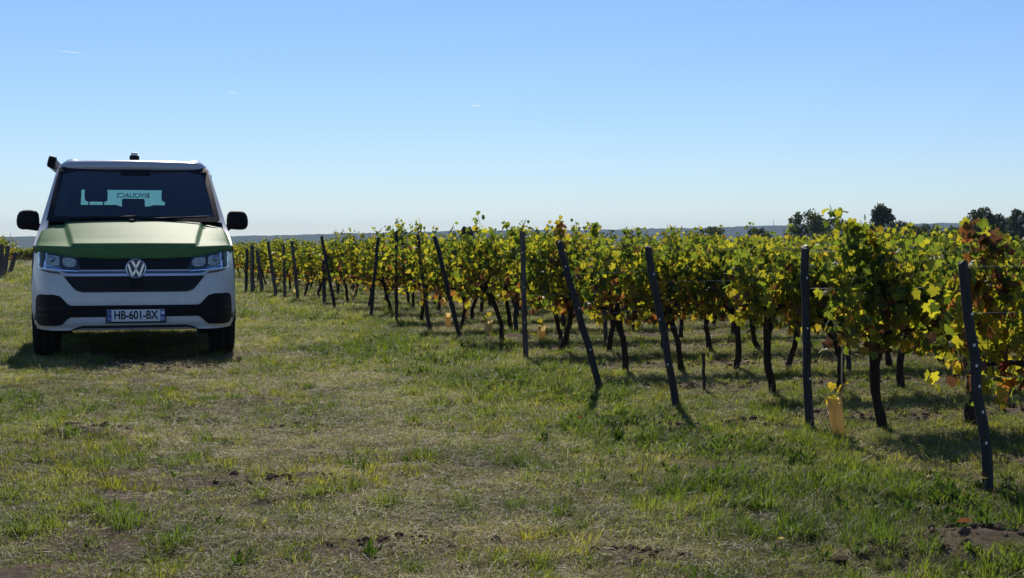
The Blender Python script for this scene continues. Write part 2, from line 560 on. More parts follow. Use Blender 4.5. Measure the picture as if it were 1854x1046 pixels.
# ------------------------------------------------------------------ camper van
VX, VY = (244 - 927) / FPX * 13.9, 13.9
van = thing('camper_van', 'white camper van with a green bonnet and pop-up roof parked on the grass', 'van',
            (VX, VY, hz(VX - 0.3, VY + 1.2) + 0.0), math.atan2(-VX, VY))
def sz(y): return FPX / (13.9 + 0.97 * y)
def sx(y): return sz(y) * 1.032
def PX(px, y): return (px - 244.0) / sx(y)
def PZ(py, y): return CAM_H - (py - 430.0) / sz(y)
W_Z = [0.20, 0.26, 0.33, 0.45, 0.62, 0.85, 1.02, 1.15, 1.30, 1.83, 1.95]
W_W = [0.86, 0.895, 0.925, 0.945, 0.95, 0.945, 0.935, 0.92, 0.885, 0.765, 0.72]
def W(z): return np.interp(z, W_Z, W_W)
def F(x, z):
    """how far back the nose of the van lies at (x, z)"""
    u = np.minimum(np.abs(x) / W(z), 1.0)
    bulge = 0.22 * (np.asarray(z) - 0.50) ** 2
    return 0.0 + 0.05 * u ** 2 + 0.40 * np.maximum(0, (u - 0.74) / 0.26) ** 2.5 + bulge
def P2(px, py):
    y = 0.1
    for _ in range(4):
        x, z = PX(px, y), PZ(py, y)
        y = float(F(x, z))
    return x, z
def mirror_px(poly):
    return [(488 - x, y) for x, y in poly][::-1]
def round_poly(poly, n=2, keep=0.22):
    p = [Vector(v) for v in poly]
    for _ in range(n):
        q = []
        for i in range(len(p)):
            a, b = p[i], p[(i + 1) % len(p)]
            if (b - a).length < 0.006:
                q.append(a.lerp(b, 0.5)); continue
            k = min(keep, 0.02 / (b - a).length) if keep < 0.25 else 0.25
            q += [a.lerp(b, k), a.lerp(b, 1 - k)]
        p = q
    return [(v.x, v.y) for v in p]
def panel(name, poly, off, thick, mat, parent, surf=F, step=0.035, rounding=0):
    """a plate that follows the nose: polygon in (x, z), standing off in front of it"""
    if rounding: poly = round_poly(poly, rounding)
    bm = bmesh.new()
    vs = [bm.verts.new((x, 0, z)) for x, z in poly]
    f = bm.faces.new(vs)
    bmesh.ops.triangulate(bm, faces=[f])
    xs_ = [p[0] for p in poly]; zs_ = [p[1] for p in poly]
    for ax, lo, hi in ((0, min(xs_), max(xs_)), (2, min(zs_), max(zs_))):
        k = int((hi - lo) / step)
        for i in range(1, k + 1):
            c = lo + (hi - lo) * i / (k + 1)
            co = (c, 0, 0) if ax == 0 else (0, 0, c)
            no = (1, 0, 0) if ax == 0 else (0, 0, 1)
            bmesh.ops.bisect_plane(bm, geom=bm.verts[:] + bm.edges[:] + bm.faces[:], plane_co=co, plane_no=no)
    bmesh.ops.remove_doubles(bm, verts=bm.verts[:], dist=0.0004)
    for v in bm.verts:
        v.co.y = float(surf(v.co.x, v.co.z)) - off
    bmesh.ops.recalc_face_normals(bm, faces=bm.faces[:])
    r = bmesh.ops.extrude_face_region(bm, geom=bm.faces[:])
    for v in [g for g in r['geom'] if isinstance(g, bmesh.types.BMVert)]:
        v.co.y += thick
    bmesh.ops.recalc_face_normals(bm, faces=bm.faces[:])
    return obj(name, bm_mesh(name, bm, angle=40), mat, parent)
def px_panel(name, pts, off, thick, mat, parent, **kw):
    return panel(name, [P2(*p) for p in pts], off, thick, mat, parent, **kw)

def bow(x, y, z):
    """the windscreen and everything round it curve back towards the sides"""
    return 0.14 * (np.abs(x) / 0.9) ** 2 * sstep(0.98, 1.25, z) * (1 - sstep(1.9, 2.8, y))
def slope_z(y):      # windscreen plane
    return np.interp(y, [0.0, 0.80, 1.50, 1.60], [1.27, 1.30, 1.845, 1.875])
TOPY = [0.4, 0.80, 1.50, 1.62, 1.9, 3.2, 4.6, 4.78, 4.86]
TOPZ = [1.04, 1.29, 1.845, 1.885, 1.90, 1.90, 1.875, 1.80, 1.72]
def ws_half(y): return np.interp(y, [0.80, 1.50], [0.815, 0.722])

def shell_mesh(name, inset, front_open):
    st = [0.45, 0.55, 0.65, 0.72, 0.80, 0.88, 1.0, 1.12, 1.25, 1.38, 1.50, 1.62, 1.9, 2.15, 2.3, 3.0, 3.8, 4.5, 4.72, 4.82]
    NS, NT = 22, 6
    V = []
    for i, y in enumerate(st):
        top = float(np.interp(y, TOPY, TOPZ)) - inset
        tail = 1 - 0.10 * float(sstep(4.5, 4.85, y)) * 0.6
        zs_ = list(np.linspace(0.29, 1.22, 10)) + list(np.linspace(1.30, 1.86, 12))
        half = []
        for z in zs_:
            zz = min(z, top - 0.004 * 1)
            half.append(((float(W(zz)) - inset) * tail, zz))
        wt = half[-1][0]
        wh = min(float(ws_half(min(max(y, 0.8), 1.5))), wt - 0.03) - 0.0
        tops = [(wh + (wt - wh) * 0.5, top + 0.004), (wh, top + 0.006), (wh * 0.66, top + 0.012), (wh * 0.33, top + 0.015), (0, top + 0.016)]
        prof = half + tops
        full = [(-x, z) for x, z in prof] + [(x, z) for x, z in prof[-2::-1]]
        for x, z in full:
            yy = y
            if i == 0:
                yy = max(0.45, float(F(0.99 * W(z), z)) - 0.01)
            V.append((x, yy + float(bow(x, y, z)), z))
    nu = len(full)
    Fq = []
    V = np.array(V)
    for j in range(len(st) - 1):
        for i in range(nu - 1):
            a = j * nu + i
            q = (a, a + 1, a + 1 + nu, a + nu)
            c = V[list(q)].mean(0)
            yb = 0.5 * (st[j] + st[j + 1])
            whb = ws_half(min(max(yb, .8), 1.5))
            istop = 22 < i < nu - 24 + 1
            if 0.80 <= st[j] and st[j + 1] <= 1.5 and abs(c[0]) < whb and istop: continue      # windscreen opening
            if st[j + 1] <= 0.80 and istop and front_open: continue                             # under the bonnet
            if 1.12 <= st[j] and st[j + 1] <= 2.16 and 1.29 < c[2] < min(1.76, np.interp(yb, TOPY, TOPZ) - 0.1) and not istop: continue   # door glass
            Fq.append(q[::-1])
    me = mesh_np(name, V, np.array(Fq, np.int32))
    try: me.set_sharp_from_angle(angle=R(38))
    except Exception: pass
    return me
body = obj('body', shell_mesh('body', 0.0, True), M['white_paint'], van)
obj('cabin_lining', shell_mesh('cabin_lining', 0.03, False), M['interior'], van)

# nose: painted front panel
us = np.linspace(-1, 1, 81)
U, Vg = np.meshgrid(us, np.linspace(0, 1, 34))
Zg = 0.284 + Vg * (0.952 + 0.065 * np.abs(U) ** 2.2 - 0.284)
Xg = U * W(Zg)
edge_lift = 0.0
Yg = F(Xg, Zg)
lip = np.exp(-((Zg - 0.30) / 0.03) ** 2)
Yg = Yg + 0.03 * lip
obj('front_panel', mesh_np('front_panel', np.stack([Xg.ravel(), Yg.ravel(), Zg.ravel()], 1), grid_faces(len(us), 34)), M['white_paint'], van)

# bonnet
T_ = [0, 0.06, 0.16, 0.26, 0.40, 0.70, 1.0]
HYc = [0.020, 0.014, 0.028, 0.070, 0.235, 0.51, 0.80]
HZc = [0.950, 0.985, 1.050, 1.092, 1.136, 1.226, 1.305]
tt = np.concatenate([np.linspace(0, 0.4, 26), np.linspace(0.42, 1, 20)])
ss = np.linspace(-1, 1, 161)
S, Tt = np.meshgrid(ss, tt)
xw = np.interp(Tt, [0, 0.25, 0.6, 1], [0.905, 0.915, 0.905, 0.885])
hy_c = np.interp(Tt, T_, HYc); hz_c = np.interp(Tt, T_, HZc)
HXx = S * xw
side_front = 0.30 * np.abs(S) ** 6 + 0.05 * S ** 2
side_rear = 0.14 * S ** 2
HYy = hy_c + side_front * (1 - Tt) + side_rear * Tt
side_z = np.interp(Tt, [0, 1], [1.022, 1.285])
a4 = np.abs(S) ** 3.2
HZz = hz_c * (1 - a4) + np.interp(Tt, [0, .16, .26, .5, 1], [1.022, 1.065, 1.095, 1.16, 1.285]) * a4
xc = np.interp(Tt, [0.2, 1.0], [0.560, 0.655])
step = sstep(-0.014, 0.022, np.abs(HXx) - xc) * sstep(0.17, 0.30, Tt)
HZz = HZz - 0.026 * step + 0.010 * (1 - (np.clip(np.abs(HXx) / xc, 0, 1)) ** 2) * sstep(0.2, 0.5, Tt)
roll = np.maximum(0, (np.abs(S) - 0.955) / 0.045)
HZz = HZz - 0.035 * roll ** 2
bme = mesh_np('bonnet', np.stack([HXx.ravel(), HYy.ravel(), HZz.ravel()], 1), grid_faces(len(ss), len(tt)))
bonnet = obj('bonnet', bme, M['green_paint'], van)
obj('washer_nozzle', box_mesh('washer_nozzle', (PX(239, 0.76), 0.775, 1.308), (0.045, 0.06, 0.03), 0.008), M['black_trim'], bonnet)
# height of the bonnet's lower edge across the nose
def bon_edge(px): return np.interp(px, [72, 76, 100, 141, 190, 244, 298, 347, 388, 412, 416], [455, 456, 460, 465.5, 467, 467, 467, 465.5, 460, 456, 455])

# windscreen
def ws_grid(name, off, x_of, v0=0.0, v1=1.0, nu=33, nv=14):
    V = []
    for j in range(nv):
        v = v0 + (v1 - v0) * j / (nv - 1)
        y = 0.80 + 0.70 * v
        z = 1.30 + 0.545 * v + 0.035 * math.sin(math.pi * v) * 0.3
        for i in range(nu):
            x = x_of(i / (nu - 1), y)
            V.append((x, y + float(bow(x, y, z)) - off * 0.61, z + off * 0.79))
    return np.array(V), grid_faces(nu, nv)
V, Fq = ws_grid('w', 0.010, lambda t, y: (2 * t - 1) * (ws_half(y) + 0.012))
obj('windscreen', mesh_np('windscreen', V, Fq), M['windscreen'], van)
def band(x0, x1, v0, v1, nu, nv):
    return ws_grid('b', 0.016, lambda t, y: x0(y) + (x1(y) - x0(y)) * t, v0, v1, nu, nv)
Vs, Qs, o = [], [], 0
for a in (band(lambda y: -ws_half(y) - 0.018, lambda y: -ws_half(y) + 0.034, 0, 1, 4, 14), band(lambda y: ws_half(y) - 0.034, lambda y: ws_half(y) + 0.018, 0, 1, 4, 14),
          band(lambda y: -ws_half(y), lambda y: ws_half(y), 0.965, 1.02, 30, 3), band(lambda y: -ws_half(y), lambda y: ws_half(y), -0.02, 0.07, 30, 3),
          band(lambda y: -0.13, lambda y: 0.16, 0.86, 1.0, 8, 4)):
    Vs.append(a[0]); Qs.append(a[1] + o); o += len(a[0])
obj('windscreen_border', mesh_np('windscreen_border', np.concatenate(Vs), np.concatenate(Qs)), M['black_gloss'], van)
# wipers and cowl
bd = Builder()
for x0, x1 in ((-0.62, 0.02), (0.05, 0.70)):
    pts = [(x, 0.80 + 0.02 + float(bow(x, 0.8, 1.3)) - 0.015, 1.325 + 0.028 * t) for t, x in [(t, x0 + (x1 - x0) * t) for t in np.linspace(0, 1, 8)]]
    bd.tube(pts, 0.010, 6)
    obj('wiper', bd.mesh('wiper'), M['black_trim'], van)
    bd = Builder()
obj('parking_sticker', box_mesh('parking_sticker', (PX(381, 1.05), 1.075, 1.365), (0.05, 0.004, 0.035), 0, Euler((R(-52), 0, 0)).to_matrix()), M['plate_white'], van)

# side door glass
for s in (-1, 1):
    V = []
    zs_ = np.linspace(1.27, 1.78, 6); ys_ = np.linspace(1.05, 2.2, 8)
    for z in zs_:
        for y in ys_:
            yy = max(y, 0.80 + (z - 1.30) / 0.545 * 0.7 + 0.2)
            x = s * (float(W(z)) - 0.008)
            V.append((x, yy + float(bow(x, yy, z)), z))
    obj('door_window', mesh_np('door_window', np.array(V), grid_faces(8, 6)), M['window'], van)
    for y0, y1 in ((2.45, 3.35), (3.5, 4.45)):
        V = [(s * (float(W(z)) + 0.004), y, z) for z in np.linspace(1.28, 1.76, 5) for y in np.linspace(y0, y1, 3)]
        obj('side_window', mesh_np('side_window', np.array(V), grid_faces(3, 5)), M['black_gloss'], van)

# roof shell
prof = [(1.47, 1.838), (1.452, 1.850), (1.450, 1.880), (1.460, 1.912), (1.495, 1.934), (1.60, 1.946), (1.85, 1.957), (2.6, 1.965), (3.6, 1.962), (4.5, 1.945), (4.72, 1.915), (4.8, 1.86)]
V = []
uu = np.linspace(-1, 1, 61)
for y, z in prof:
    for u in uu:
        x = u * 0.775
        e = max(0, (abs(u) - 0.80) / 0.20)
        zz = z - 0.010 * u * u - (z - 1.835) * min(1, e ** 3.0)
        # raised fairings beside both corners
        zz += 0.017 * math.exp(-((abs(u) - 0.80) / 0.07) ** 2) * float(sstep(1.5, 1.6, y)) 
        V.append((x, y + 0.15 * u * u * float(1 - sstep(1.6, 3.0, y)) + 0.10 * e ** 2 * (1 if y < 1.9 else 0), zz))
obj('pop_up_roof', mesh_np('pop_up_roof', np.array(V), grid_faces(61, len(prof))), M['silver_paint'], van)
bm = bmesh.new()
add_box(bm, (PX(245, 1.75), 1.75, 1.975), (0.100, 0.14, 0.05), None, 0.015)
add_box(bm, (PX(245, 1.75), 1.76, 2.005), (0.072, 0.11, 0.03), None, 0.012)
lamp_ = obj('roof_lamp', bm_mesh('roof_lamp', bm, angle=40), M['black_gloss'], van)
obj('glint_cap', box_mesh('glint_cap', (PX(245, 1.75), 1.74, 2.012), (0.066, 0.10, 0.034), 0.010), M['plate_white'], lamp_)  # added white cap: sun glint on top painted as plain colour
# awning along the roof edge, with its end cap
aw = Builder()
ax = PX(102, 2.0)
aw.tube([(ax, 1.86, 1.905), (ax, 3.0, 1.905), (ax, 4.4, 1.905)], 0.055, 14)
awning = obj('awning', aw.mesh('awning'), M['silver_paint'], van)
bm = bmesh.new()
add_box(bm, (PX(98, 1.8), 1.80, 1.925), (0.085, 0.12, 0.125), Euler((0, R(14), 0)).to_matrix(), 0.03)
obj('end_cap', bm_mesh('end_cap', bm, angle=50), M['black_trim'], awning)
br = Builder()
br.tube([(ax - 0.02, 1.82, 1.86), (ax + 0.05, 1.80, 1.845), (ax + 0.11, 1.80, 1.87), (ax + 0.13, 1.82, 1.90)], 0.010, 8)
obj('bracket', br.mesh('bracket'), M['chrome'], awning)

# mirrors
for s in (-1, 1):
    cx = s * (0.5 * (PX(455, 1.15) + PX(412, 1.15)) + 0.004)
    bm = bmesh.new()
    bmesh.ops.create_cube(bm, size=1)
    bmesh.ops.subdivide_edges(bm, edges=bm.edges[:], cuts=3, use_grid_fill=True)
    for v in bm.verts:
        p = v.co.copy() * 2
        # rounded box
        q = Vector((abs(p.x) ** 3.4 + abs(p.z) ** 3.4 + abs(p.y) ** 3, 0, 0)).x
        n = max(abs(p.x), abs(p.y), abs(p.z))
        sc = n / (q ** (1 / 3.3)) if q > 0 else 1
        p = p * sc
        wide = 1.0 - 0.12 * max(0, p.x * s) * max(0, p.z) + 0.0
        front = 1.0 if p.y < 0 else 0.8
        v.co = Vector((cx + p.x * 0.108 * wide - s * 0.012 * (1 - p.z) * 0.5 * (p.x * s < 0), 1.17 + p.y * 0.085 * front + 0.03 * p.x * s, 1.322 + p.z * 0.098 + 0.006 * p.x * s * -1))
    mm = obj('wing_mirror', bm_mesh('wing_mirror', bm, smooth=True), M['black_trim'], van)
    arm = Builder()
    arm.tube([(s * 0.86, 1.17, 1.255), (s * 0.93, 1.18, 1.245), (s * 1.03, 1.18, 1.262)], [0.045, 0.035, 0.04], 10)
    obj('mirror_arm', arm.mesh('mirror_arm'), M['black_trim'], mm)
    obj('mirror_glass', box_mesh('mirror_glass', (cx, 1.25, 1.322), (0.16, 0.006, 0.15), 0), M['chrome'], mm)

# upper grille, chrome bars, lower grille
UG = [(141, 466), (143, 473), (146, 489), (342, 489), (345, 473), (347, 466)]
px_panel('upper_grille', UG, 0.004, 0.02, M['black_gloss'], van)
for py in (471.5, 477, 482.5):
    px_panel('grille_slat', [(144, py - 1.1), (144, py + 1.1), (344, py + 1.1), (344, py - 1.1)], 0.016, 0.014, M['slat_black'], van)
px_panel('chrome_bar', [(140, 489.4), (140, 491.6), (347, 491.6), (347, 489.4)], 0.016, 0.02, M['bar_chrome'], van)
px_panel('bar_gap', [(112, 491.4), (118, 494), (124, 496.6), (364, 496.6), (370, 494), (376, 491.4)], 0.006, 0.02, M['badge_blue'], van)
px_panel('chrome_bar', [(112, 494.2), (116, 497), (124, 499.6), (140, 500.4), (348, 500.4), (364, 499.6), (372, 497), (376, 494.2), (360, 495.9), (128, 495.9)], 0.017, 0.02, M['bar_chrome'], van)
LG = [(116, 500.5), (122, 508), (131, 519), (138, 526), (150, 529.5), (338, 529.5), (350, 526), (357, 519), (366, 508), (372, 500.5)]
px_panel('lower_grille', LG, 0.005, 0.02, M['black_gloss'], van)
for py, a in ((507, 124), (513.5, 130), (520, 136)):
    px_panel('grille_slat', [(a, py - 1.3), (a, py + 1.3), (488 - a, py + 1.3), (488 - a, py - 1.3)], 0.016, 0.013, M['slat_black'], van)
px_panel('radar_cover', [(235, 505), (235, 523), (259, 523), (259, 505)], 0.021, 0.02, M['black_trim'], van)

# headlights
for side in (0, 1):
    mp = (lambda p: mirror_px(p)) if side else (lambda p: p)
    HL = [(73, 456.5), (74, 470), (72.5, 484), (110, 489.5), (146, 492), (144.5, 480), (141, 466), (118, 463), (96, 459.5)]
    h = px_panel('headlight', mp(HL), 0.002, 0.03, M['lamp_dark'], van)
    px_panel('light_strip', mp([(74, 458.5), (79, 459.5), (83, 470), (84, 477), (100, 484), (112, 484.5), (112, 486), (98, 486), (81, 480), (77, 470)]), 0.007, 0.008, M['chrome_blue'], h)
    px_panel('light_strip', mp([(72.5, 482.6), (110, 488), (145, 490.6), (145, 492.2), (109, 490), (72, 484.8)]), 0.010, 0.01, M['chrome'], h)
    px_panel('reflector', mp([(84, 461.5), (82, 470), (84, 478), (96, 482), (109, 482), (110, 473), (109, 464)]), 0.008, 0.008, M['reflector'], h, rounding=1)
    px_panel('reflector', mp([(116, 466), (114, 475), (118, 482.5), (130, 484.5), (139, 481), (138, 469)]), 0.008, 0.008, M['reflector'], h, rounding=1)
    x, z = P2(*mp([(97, 470)])[0])
    bm = bmesh.new()
    bmesh.ops.create_uvsphere(bm, u_segments=14, v_segments=8, radius=0.026)
    bmesh.ops.translate(bm, verts=bm.verts[:], vec=(x, float(F(x, z)) - 0.004, z))
    obj('bulb', bm_mesh('bulb', bm, smooth=True), M['chrome_blue'], h)
    px_panel('lens', mp(HL), 0.022, 0.004, M['lens'], h)
    px_panel('indicator_lamp', mp([(74, 486.5), (78, 490), (90, 493.5), (108, 496), (112, 497), (108, 492.5), (90, 490)]), 0.006, 0.02, M['amber'], van)
    # dark fog-light corner of the bumper
    FOG = [(67, 540), (69, 534), (74, 532), (98, 533), (109, 536), (116, 543), (124, 551), (129, 553.4), (129, 574), (122, 578), (114, 586), (109, 588.5), (76, 588), (70, 585), (67, 578), (66, 560)]
    fg = px_panel('bumper_corner', mp(FOG), 0.008, 0.03, M['black_trim'], van)
    px_panel('vent_slat', mp([(70, 556), (70, 558.5), (116, 558.5), (116, 556)]), 0.014, 0.01, M['slat_black'], fg)
    px_panel('vent_slat', mp([(70, 568), (70, 570.5), (116, 570.5), (116, 568)]), 0.014, 0.01, M['slat_black'], fg)
px_panel('bumper_band', [(128.6, 553.2), (128.6, 574.2), (359.4, 574.2), (359.4, 553.2)], 0.006, 0.03, M['black_trim'], van)
px_panel('bumper_skid', [(122, 600), (140, 592), (150, 589.8), (338, 589.8), (348, 592), (366, 600), (352, 597), (340, 594), (148, 594), (136, 597)], 0.006, 0.02, M['slat_black'], van)
px_panel('bumper_lip', [(148, 594.3), (142, 597.4), (346, 597.4), (340, 594.3)], 0.000, 0.02, M['chrome_blue'], van)

# badge: ring with a V over a W
bx, bz_ = P2(246, 487)
by = float(F(bx, bz_)) - 0.03
def disc(r, y0, y1, n=48):
    V, Q, T = [], [], []
    for y in (y0, y1):
        for k in range(n):
            t = 2 * math.pi * k / n
            V.append((bx + r * math.cos(t), y, bz_ + r * math.sin(t)))
    V += [(bx, y0, bz_), (bx, y1, bz_)]
    for k in range(n):
        k2 = (k + 1) % n
        Q.append((k, k2, n + k2, n + k))
        T += [(2 * n, k2, k), (2 * n + 1, n + k, n + k2)]
    return V, Q, T
bb = Builder(); bb.add(*disc(0.094, by, by + 0.03))
badge = obj('badge', bb.mesh('badge', False), M['badge_blue'], van)
rb = Builder()
ring = [(bx + 0.087 * math.cos(t), by - 0.002, bz_ + 0.087 * math.sin(t)) for t in np.linspace(0, 2 * math.pi, 49)]
rb.tube(ring, 0.0085, 8)
def stroke(b, pts, w=0.0185):
    for (x0, z0), (x1, z1) in zip(pts, pts[1:]):
        a = Vector((x0, z0)) * 0.087; c = Vector((x1, z1)) * 0.087
        d = (c - a).normalized(); nrm = Vector((-d.y, d.x)) * w * 0.5
        q = [a + nrm - d * 0.003, a - nrm - d * 0.003, c - nrm + d * 0.003, c + nrm + d * 0.003]
        V = [(bx + p.x, by - 0.007, bz_ + p.y) for p in q] + [(bx + p.x, by + 0.004, bz_ + p.y) for p in q]
        b.add(V, [(0, 1, 2, 3), (7, 6, 5, 4), (0, 4, 5, 1), (1, 5, 6, 2), (2, 6, 7, 3), (3, 7, 4, 0)], [])
stroke(rb, [(-0.40, 0.84), (0.0, 0.06), (0.40, 0.84)])
stroke(rb, [(-0.80, 0.46), (-0.37, -0.78), (0.0, -0.10), (0.37, -0.78), (0.80, 0.46)])
obj('emblem', rb.mesh('emblem', False), M['chrome'], badge)

# number plate
def text(name, body, size, loc, mat, parent, sxx=1.0, rot=(R(90), 0, 0), ext=0.0006, bold=0.0):
    cu = bpy.data.curves.new(name, 'FONT')
    cu.body = body
    cu.size = size
    cu.align_x = 'CENTER'; cu.align_y = 'CENTER'
    cu.extrude = ext
    cu.offset = bold
    tmp = bpy.data.objects.new('lettering_outline', cu)
    COL.objects.link(tmp)
    bpy.context.view_layer.update()
    me = bpy.data.meshes.new_from_object(tmp.evaluated_get(bpy.context.evaluated_depsgraph_get()))
    bpy.data.objects.remove(tmp)
    me.materials.clear()
    o = obj(name, me, mat, parent)
    o.location = loc; o.rotation_euler = rot; o.scale = (sxx, 1, 1)
    return o
def pxz(px, py, y): return PX(px, y), PZ(py, y)
pc = pxz(245.5, 572, 0.0)
plate = obj('number_plate', box_mesh('number_plate', (pc[0], -0.016, pc[1]), (0.525, 0.010, 0.112), 0.004), M['plate_white'], van)
bm = bmesh.new()
add_box(bm, (pc[0], -0.009, pc[1] - 0.004), (0.545, 0.018, 0.132), None, 0.006)
obj('plate_frame', bm_mesh('plate_frame', bm, angle=40), M['black_trim'], plate)
for s in (-1, 1):
    obj('blue_band', box_mesh('blue_band', (pc[0] + s * 0.241, -0.0215, pc[1]), (0.040, 0.003, 0.106), 0), M['plate_blue'], plate)
text('lettering', 'HB-601-BX', 0.108, (pc[0] - 0.002, -0.022, pc[1] + 0.001), M['ink'], plate, 0.78, bold=0.0028)
text('lettering', 'F', 0.036, (pc[0] - 0.241, -0.024, pc[1] - 0.030), M['plate_white'], plate)
text('lettering', '85', 0.036, (pc[0] + 0.241, -0.024, pc[1] - 0.030), M['plate_white'], plate)
st = Builder()
for k in range(12):
    t = 2 * math.pi * k / 12
    cxs, czs = pc[0] - 0.241 + 0.013 * math.cos(t), pc[1] + 0.024 + 0.013 * math.sin(t)
    st.add([(cxs - .0025, -0.0235, czs), (cxs, -0.0235, czs - .0025), (cxs + .0025, -0.0235, czs), (cxs, -0.0235, czs + .0025)], [(0, 1, 2, 3)], [])
obj('star_ring', st.mesh('star_ring', False), simple('star_yellow', (0.7, 0.55, 0.05), 0.5), plate)
lb = Builder()
def flat_disc(b, cx_, cz_, r, y, n=20):
    V = [(cx_ + r * math.cos(2 * math.pi * k / n), y, cz_ + r * math.sin(2 * math.pi * k / n)) for k in range(n)] + [(cx_, y, cz_)]
    b.add(V, [], [(n, k, (k + 1) % n) for k in range(n)])
flat_disc(lb, pc[0] + 0.243, pc[1] + 0.024, 0.016, -0.0235)
obj('region_logo', lb.mesh('region_logo', False), M['plate_white'], plate)

# wheels
def lathe(profile, n=36):
    """profile of (radius, x) turned about the axle"""
    V, Q = [], []
    for r, x in profile:
        for k in range(n):
            t = 2 * math.pi * k / n
            V.append((x, r * math.cos(t), r * math.sin(t)))
    for j in range(len(profile) - 1):
        for k in range(n):
            k2 = (k + 1) % n
            Q.append((j * n + k, j * n + k2, (j + 1) * n + k2, (j + 1) * n + k))
    return V, Q, []
tb = Builder(); tb.add(*lathe([(0.21, 0.10), (0.24, 0.118), (0.30, 0.122), (0.335, 0.108), (0.346, 0.08), (0.346, 0.045), (0.338, 0.042), (0.338, 0.032), (0.346, 0.03), (0.346, -0.03), (0.338, -0.032), (0.338, -0.042), (0.346, -0.045), (0.346, -0.08), (0.335, -0.108), (0.30, -0.122), (0.24, -0.118), (0.21, -0.10)]))
tyre_me = tb.mesh('tyre')
rbm = Builder(); rbm.add(*lathe([(0.212, 0.10), (0.20, 0.105), (0.19, 0.07), (0.06, 0.055), (0.05, 0.075), (0.0, 0.08)]))
for k in range(5):
    t0 = 2 * math.pi * k / 5
    d, e = (math.cos(t0), math.sin(t0)), (-math.sin(t0), math.cos(t0))
    q = []
    for x in (0.098, 0.05):
        for r, w in ((0.04, -0.03), (0.2, -0.022), (0.2, 0.022), (0.04, 0.03)):
            q.append((x, d[0] * r + e[0] * w, d[1] * r + e[1] * w))
    rbm.add(q, [(0, 1, 2, 3), (0, 4, 5, 1), (1, 5, 6, 2), (2, 6, 7, 3), (3, 7, 4, 0)], [])
rim_me = rbm.mesh('rim', False)
for yy in (0.95, 3.95):
    for s in (-1, 1):
        w = obj('wheel', tyre_me, M['rubber'], van)
        w.location = (s * 0.838, yy, 0.325)
        w.rotation_euler = (0, 0, 0 if s > 0 else math.pi)
        obj('rim', rim_me, M['rim'], w)
        ab = Builder()
        V = []
        for r in (0.32, 0.43):
            for k in range(17):
                t = math.pi * k / 16
                V.append((s * 0.957, yy + r * math.cos(t), max(0.29, 0.325 + r * math.sin(t))))
        ab.add(V, [(k, k + 1, 18 + k, 17 + k) for k in range(16)], [])
        obj('wheel_arch', ab.mesh('wheel_arch', False), M['white_paint'], van)
# underbody: dark boxes added to block light beneath the van
bm = bmesh.new()
add_box(bm, (0, 2.5, 0.34), (1.42, 4.5, 0.14))
add_box(bm, (0, 0.62, 0.33), (1.7, 0.5, 0.10))
add_box(bm, (0, 0.95, 0.30), (1.45, 0.10, 0.10))
add_box(bm, (0, 3.95, 0.30), (1.45, 0.12, 0.12))
add_box(bm, (0, 2.5, 0.40), (1.84, 4.3, 0.06))
obj('underbody', bm_mesh('underbody', bm), M['under'], van)

# inside: dashboard, seats, cupboard, rear window wall
bm = bmesh.new()
add_box(bm, (0, 1.15, 1.13), (1.66, 0.55, 0.26), None, 0.05)
obj('dashboard', bm_mesh('dashboard', bm, angle=40), M['interior'], van)
for xc_ in (-0.39, 0.40):
    bm = bmesh.new()
    add_box(bm, (xc_, 2.05, 1.16), (0.50, 0.16, 0.66), Euler((R(-8), 0, 0)).to_matrix(), 0.05)
    add_box(bm, (xc_, 1.80, 0.82), (0.50, 0.52, 0.16), None, 0.05)
    seat = obj('front_seat', bm_mesh('front_seat', bm, angle=50), M['seat'], van)
    bm = bmesh.new()
    add_box(bm, (xc_, 2.08, 1.592), (0.235, 0.09, 0.135), None, 0.035)
    for dx in (-0.075, 0.075):
        add_box(bm, (xc_ + dx, 2.09, 1.52), (0.014, 0.014, 0.10))
    obj('headrest', bm_mesh('headrest', bm, angle=50), M['seat'], seat)
bm = bmesh.new()
add_box(bm, (-0.15, 3.30, 1.10), (1.36, 0.16, 0.80), None, 0.03)
bench = obj('rear_bench', bm_mesh('rear_bench', bm, angle=50), M['seat'], van)
obj('headrest', box_mesh('headrest', (PX(242.5, 3.35), 3.35, 1.54), (0.255, 0.10, 0.10), 0.02), M['seat'], bench)
obj('kitchen_cupboard', box_mesh('kitchen_cupboard', (0.61, 3.7, 1.12), (0.48, 1.7, 1.46), 0.01), M['interior'], van)
obj('ceiling_lining', box_mesh('ceiling_lining', (0, 3.0, 1.80), (1.46, 3.0, 0.05), 0.01), M['interior'], van)
rear_y = 4.78
zt, zb, xl, xr = PZ(345, rear_y), 1.22, PX(145, rear_y), 0.62
bm = bmesh.new()
def board(pts):
    f = bm.faces.new([bm.verts.new((x, rear_y - 0.02, z)) for x, z in pts])
    r = bmesh.ops.extrude_face_region(bm, geom=[f])
    for g in r['geom']:
        if isinstance(g, bmesh.types.BMVert): g.co.y += 0.04
board([(-0.86, 0.3), (0.86, 0.3), (0.875, 1.0), (0.835, zb), (-0.835, zb), (-0.875, 1.0)])
board([(-0.833, zb), (xl, zb), (xl - 0.0 + 0.03, zt), (-0.715, zt)])
board([(0.833, zb), (0.715, zt), (xr, zt), (xr, zb)])
board([(-0.714, zt), (0.714, zt), (0.70, 1.82), (-0.70, 1.82)])
bmesh.ops.recalc_face_normals(bm, faces=bm.faces[:])
tail = obj('tailgate', bm_mesh('tailgate', bm), M['interior'], van)
obj('rear_window', box_mesh('rear_window', ((xl + xr) / 2, rear_y + 0.004, (zt + zb) / 2), (xr - xl, 0.004, zt - zb)), M['window'], tail)
